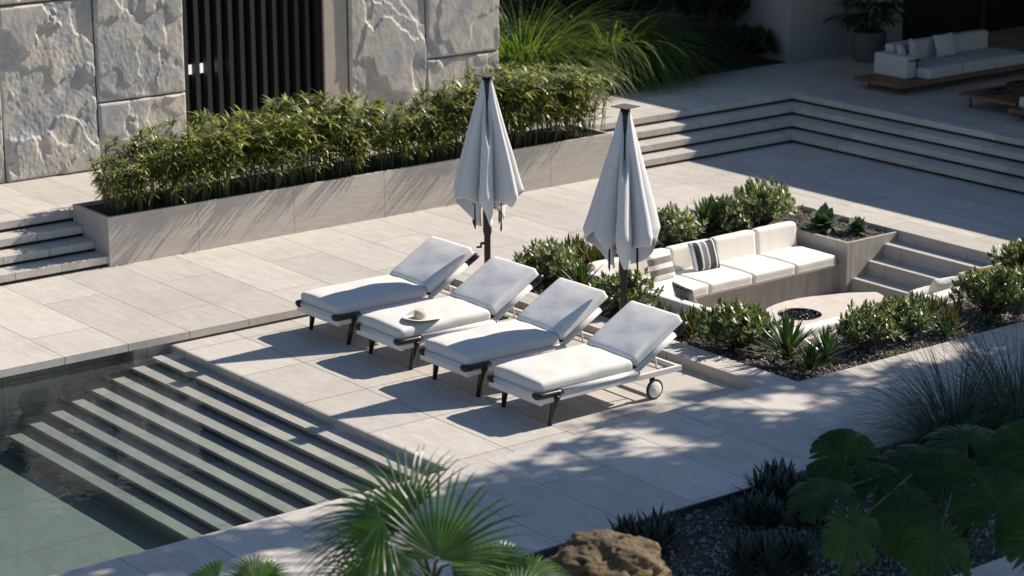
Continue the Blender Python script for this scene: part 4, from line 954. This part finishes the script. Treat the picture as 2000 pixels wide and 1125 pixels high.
palm('dark fan palm leaf and pale fronds at the bottom edge, left of the lit palm', (-5.6, -8.3, 0.07), [
    (at(500, 1140, 18.0), scr(.0, .5, .85), scr(.05, 1, 0), 0.40),
    (at(425, 1135, 18.1), scr(-.3, .8, .5), scr(-.9, .55, .1), 0.55)], 0.8, 'palm', 53, nseg=24, split=0.55, span=R(160), droop=0.7, wav=0.014)
palm('clump of broad round fan leaves filling the dark foreground corner', (1.35, -8.3, 0.07), [
    (at(1650, 890, 20.4), (-.55, -.62, .62), (-.35, .1, .8), 0.37),
    (at(1790, 905, 20.9), (-.25, -.35, .9), (.3, .5, .4), 0.40),
    (at(1612, 965, 19.9), (-.25, -.3, .95), (-.2, .6, .3), 0.36),
    (at(1765, 1000, 19.9), (-.35, -.75, .6), (.3, -.3, -.6), 0.38),
    (at(1945, 985, 20.0), (-.5, -.75, .5), (.3, .1, .6), 0.46),
    (at(1660, 1030, 19.2), (-.2, -.9, .45), (0, -.2, -.9), 0.33),
    (at(1890, 860, 21.2), (-.2, -.2, .95), (.4, .5, .2), 0.46),
    (at(2010, 880, 20.6), (-.6, -.4, .7), (.2, .2, .8), 0.46),
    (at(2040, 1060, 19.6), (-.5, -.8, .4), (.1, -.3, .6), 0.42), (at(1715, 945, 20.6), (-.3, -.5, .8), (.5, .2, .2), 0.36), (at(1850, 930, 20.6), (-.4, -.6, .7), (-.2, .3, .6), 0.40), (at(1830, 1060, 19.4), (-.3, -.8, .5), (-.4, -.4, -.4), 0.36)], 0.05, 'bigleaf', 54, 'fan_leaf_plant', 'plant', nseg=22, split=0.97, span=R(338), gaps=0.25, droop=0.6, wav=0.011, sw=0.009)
# boulder
b = MB(); n1, n2 = 150, 90
for j in range(n2+1):
    for i in range(n1):
        a = 2*PI*i/n1; e = -PI/2 + PI*j/n2; p = Vector((math.cos(a)*math.cos(e), math.sin(a)*math.cos(e), math.sin(e)))
        s_ = 0.86 + 0.16*noise.fractal(p*1.6+Vector((4, 2, 1)), 1.0, 2.0, 5) + 0.10*noise.noise(p*1.1) - 0.07*max(0, noise.noise(p*4.5+Vector((2, 9, 4)))-0.18)*4 + 0.02*noise.fractal(p*11, 0.9, 2, 4)
        b.v.append((p.x*0.64*s_, p.y*0.42*s_, p.z*0.36*s_))
for j in range(n2):
    for i in range(n1): b.f.append((j*n1+i, j*n1+(i+1) % n1, (j+1)*n1+(i+1) % n1, (j+1)*n1+i))
o = b.obj('boulder', 'boulder', None, True); o.location = tuple(at(1195, 1112, 19.6)); o.rotation_euler = (0, R(5), R(-30)); tag(o, 'ochre weathered boulder beside the foreground palm', 'boulder')

# ============================================================ LOUNGE FURNITURE ON THE UPPER TERRACE
sf = thing('outdoor_sofa', 'long pale sofa on a wooden platform by the dark glazing', 'sofa', (15.42, 5.42, U))
b = MB(); b.box(0, 5.6, 0, 1.12, 0.13, 0.20); b.obj('platform', 'teak', sf)
for x, y in ((0.3, 0.12), (0.3, 1.0), (2.8, 0.12), (5.2, 0.12), (5.2, 1.0)):
    b = MB(); b.tube([(x, y, 0), (x, y, 0.13)], 0.02, 8); b.obj('leg', 'dark_metal', sf)
b = MB(); b.rbox((0.62, 0.70, 0.40), (0.14, 0.39, 0.20), 0.04, 6); b.obj('armrest', 'sofa_fab', sf, True)
for i in range(3):
    b = MB(); b.rbox((0.78+0.92*i+0.46, 0.52, 0.30), (0.455, 0.50, 0.10), 0.04, 6, 0.012); b.obj('seat_cushion', 'sofa_fab', sf, True)
b = MB(); b.rbox((2.05, 0.98, 0.47), (1.30, 0.11, 0.26), 0.04, 8); b.obj('backrest', 'sofa_fab', sf, True)
b = MB(); b.tube([(0.70, 0.36, 0.52), (0.70, 0.36, 0.535)], 0.16, 20); b.tube([(0.80, 0.33, 0.2), (0.80, 0.33, 0.52)], 0.012, 8); b.obj('side_tray', 'dark_metal', sf)
pillow((16.25, 6.16, U+0.58), 0.42, 0.40, 0.15, (R(-18), R(8), R(40)), 'sofa_fab', 'pale pillow in the corner of the upper sofa against its arm')
pillow((16.52, 6.08, U+0.57), 0.44, 0.42, 0.15, (R(-20), R(32), R(10)), 'sofa_fab', 'pale pillow tipped on its corner on the upper sofa')
pillow((17.35, 6.12, U+0.62), 0.46, 0.44, 0.16, (R(-16), R(-3), R(-8)), 'sofa_fab', 'pale square pillow standing upright in the middle of the upper sofa')
ct = thing('coffee_table', 'low wooden coffee table with black trays on the upper terrace', 'table', (15.50, 2.90, U))
b = MB(); b.box(0, 2.0, 0, 1.25, 0.20, 0.25); b.obj('tabletop', 'teak', ct)
for x, y in ((0.15, 0.15), (0.15, 1.1), (1.85, 0.15), (1.85, 1.1)):
    b = MB(); b.tube([(x, y, 0), (x, y, 0.20)], 0.018, 8); b.obj('leg', 'dark_metal', ct)
for x, y, l in ((16.0, 3.72, 'black tray on the coffee table, the nearer to the steps'), (16.85, 3.95, 'black tray farther back on the coffee table')):
    b = MB(); b.rbox((0, 0, 0.03), (0.20, 0.12, 0.035), 0.012, 5); o = b.obj('tray', 'black', None, True); o.location = (x, y, U+0.25); tag(o, l, 'tray')
s2 = thing('armchair', 'pale low armchair on a wooden plinth at the right picture edge', 'armchair', (15.30, 1.75, U))
b = MB(); b.box(0, 1.5, 0, 1.15, 0.13, 0.19); b.obj('platform', 'teak', s2)
b = MB(); b.rbox((0.75, 0.75, 0.28), (0.55, 0.35, 0.09), 0.04, 6); b.obj('seat_cushion', 'sofa_fab', s2, True)
b = MB(); b.rbox((0.75, 0.28, 0.44), (0.62, 0.12, 0.25), 0.05, 6); b.obj('backrest', 'sofa_fab', s2, True)
for x, y in ((0.2, 0.15), (0.2, 1.0), (1.3, 0.15), (1.3, 1.0)):
    b = MB(); b.tube([(x, y, 0), (x, y, 0.13)], 0.02, 8); b.obj('leg', 'dark_metal', s2)
# potted plant
pp = thing('potted_plant', 'dark leafy plant in a large grey pot against the pale wall', 'plant', (17.75, 8.35, U))
b = MB(); b.lathe([(0.0, 0.0), (0.27, 0.0), (0.30, 0.05), (0.31, 0.28), (0.32, 0.55), (0.30, 0.57), (0.28, 0.52), (0.0, 0.50)], 32); b.obj('pot', 'terracotta', pp, True)
rnd = random.Random(8); b = MB(); s_ = MB()
for k in range(46):
    a = rnd.random()*6.28; el = rnd.uniform(.4, 1.4); L = rnd.uniform(.5, 1.15); d = Vector((math.cos(a)*math.cos(el), math.sin(a)*math.cos(el), math.sin(el)))
    q = Vector((0, 0, 0.5))+d*L*0.7; s_.tube([(0, 0, 0.5), q], [0.01, 0.006], 5, False)
    for m_ in range(4):
        a2 = a+rnd.uniform(-1.2, 1.2); e2 = rnd.uniform(-.1, .8); b.blade(q, (math.cos(a2)*math.cos(e2), math.sin(a2)*math.cos(e2), math.sin(e2)), rnd.uniform(.25, .42), 0.09, 1.2, 4, 0.2, None, .4, .45)
b.obj('leaves', 'dleaf', pp); s_.obj('stems', 'stem', pp)

# ============================================================ SHADE TREES (outside the frame, towards the sun)
def above(gx, gy, h): return Vector((gx + 1.218*h, gy - 0.204*h, 0.13 + h))
def shade_tree(label, trunk, blobs, seed, leaf=0.2):
    rnd = random.Random(seed); t = thing('shade_tree', label, 'tree', (trunk[0], trunk[1], 0.13)); T = Vector((trunk[0], trunk[1], 0.13))
    tb = MB(); cb = MB(); tops = [above(*bb[:3]) for bb in blobs]; cen = sum(tops, Vector())/len(tops)
    fork = Vector((0, 0, 0)) + (Vector((trunk[0], trunk[1], cen.z*0.55)) - T)
    tb.tube([(0, 0, 0), fork*0.5+Vector((.05, .05, 0)), fork], [0.22, 0.17, 0.13], 10)
    for (gx, gy, h, r, den), c in zip(blobs, tops):
        cl = c - T; tb.tube([fork, fork.lerp(cl, .5)+Vector((0, 0, .2)), cl], [0.09, 0.05, 0.02], 6)
        for _ in range(int(den*r*r)):
            d = Vector((rnd.gauss(0, 1), rnd.gauss(0, 1), rnd.gauss(0, 1))).normalized()*r*rnd.random()**0.4
            d.z *= 0.55; p = cl + d
            cb.blade(p, (rnd.uniform(-1, 1), rnd.uniform(-1, 1), rnd.uniform(-.6, .6)), leaf*rnd.uniform(.7, 1.3), leaf*.55, .5, 2, 0, None, .4, .45)
    tb.obj('trunk', 'bark', t, True); cb.obj('crown', 'tree', t); return t
DN = 620
def edge(x):    # where the shade begins, as seen on the paving
    P_ = [(-7, -3.75), (-4.2, -3.75), (-3.2, -4.0), (-2.0, -4.35), (-0.8, -4.15), (0.3, -3.85), (1.9, -3.2), (3.1, -3.15), (4.4, -3.65), (5.2, -4.25), (6.2, -4.25), (6.9, -3.85), (9.5, -3.7), (12, -3.7)]
    for (a, b_), (c, d) in zip(P_, P_[1:]):
        if a <= x <= c: return b_+(d-b_)*(x-a)/(c-a)
    return -3.8
holes = [(1.15, -4.62, .30), (3.0, -4.28, .42), (0.95, -4.2, .22), (2.35, -3.75, .22), (0.2, -4.35, .2), (4.3, -4.2, .2), (-3.1, -4.95, .42), (-4.1, -4.85, .5), (-5.1, -7.6, 2.0), (-7, -6, 2.0), (-5.6, -4.8, .7)]
rs_ = random.Random(99); blobs = []
gy = -3.2
while gy > -10.2:
    gx = -7.0
    while gx < 11.0:
        r = 0.34 if gy > -5.4 else 0.62
        x_, y_ = gx+rs_.uniform(-.12, .12), gy+rs_.uniform(-.1, .1)
        ok = y_ < edge(x_)-r*0.1 and all((x_-hx)**2/2.2+(y_-hy)**2 > (hr+r*.30)**2 for hx, hy, hr in holes)
        if ok: blobs.append((x_, y_, rs_.uniform(7.6, 9.2), r*1.25, DN if gy > -5.4 else DN*1.25))
        gx += r*1.35
    gy -= 0.36 if gy > -5.4 else 0.62
shade_tree('tall leafy tree beyond the right edge shading the foreground paving', (13.5, -10.5), [q for q in blobs if 0.2 <= q[0] < 5.0], 61, 0.19)
shade_tree('spreading tree beyond the right edge shading the far end of the foreground', (17.5, -11.0), [q for q in blobs if q[0] >= 5.0], 62, 0.19)
shade_tree('leafy tree beyond the frame shading the lower left paving', (9.5, -11.0), [q for q in blobs if q[0] < 0.2], 63, 0.19)
print('blobs', len(blobs))
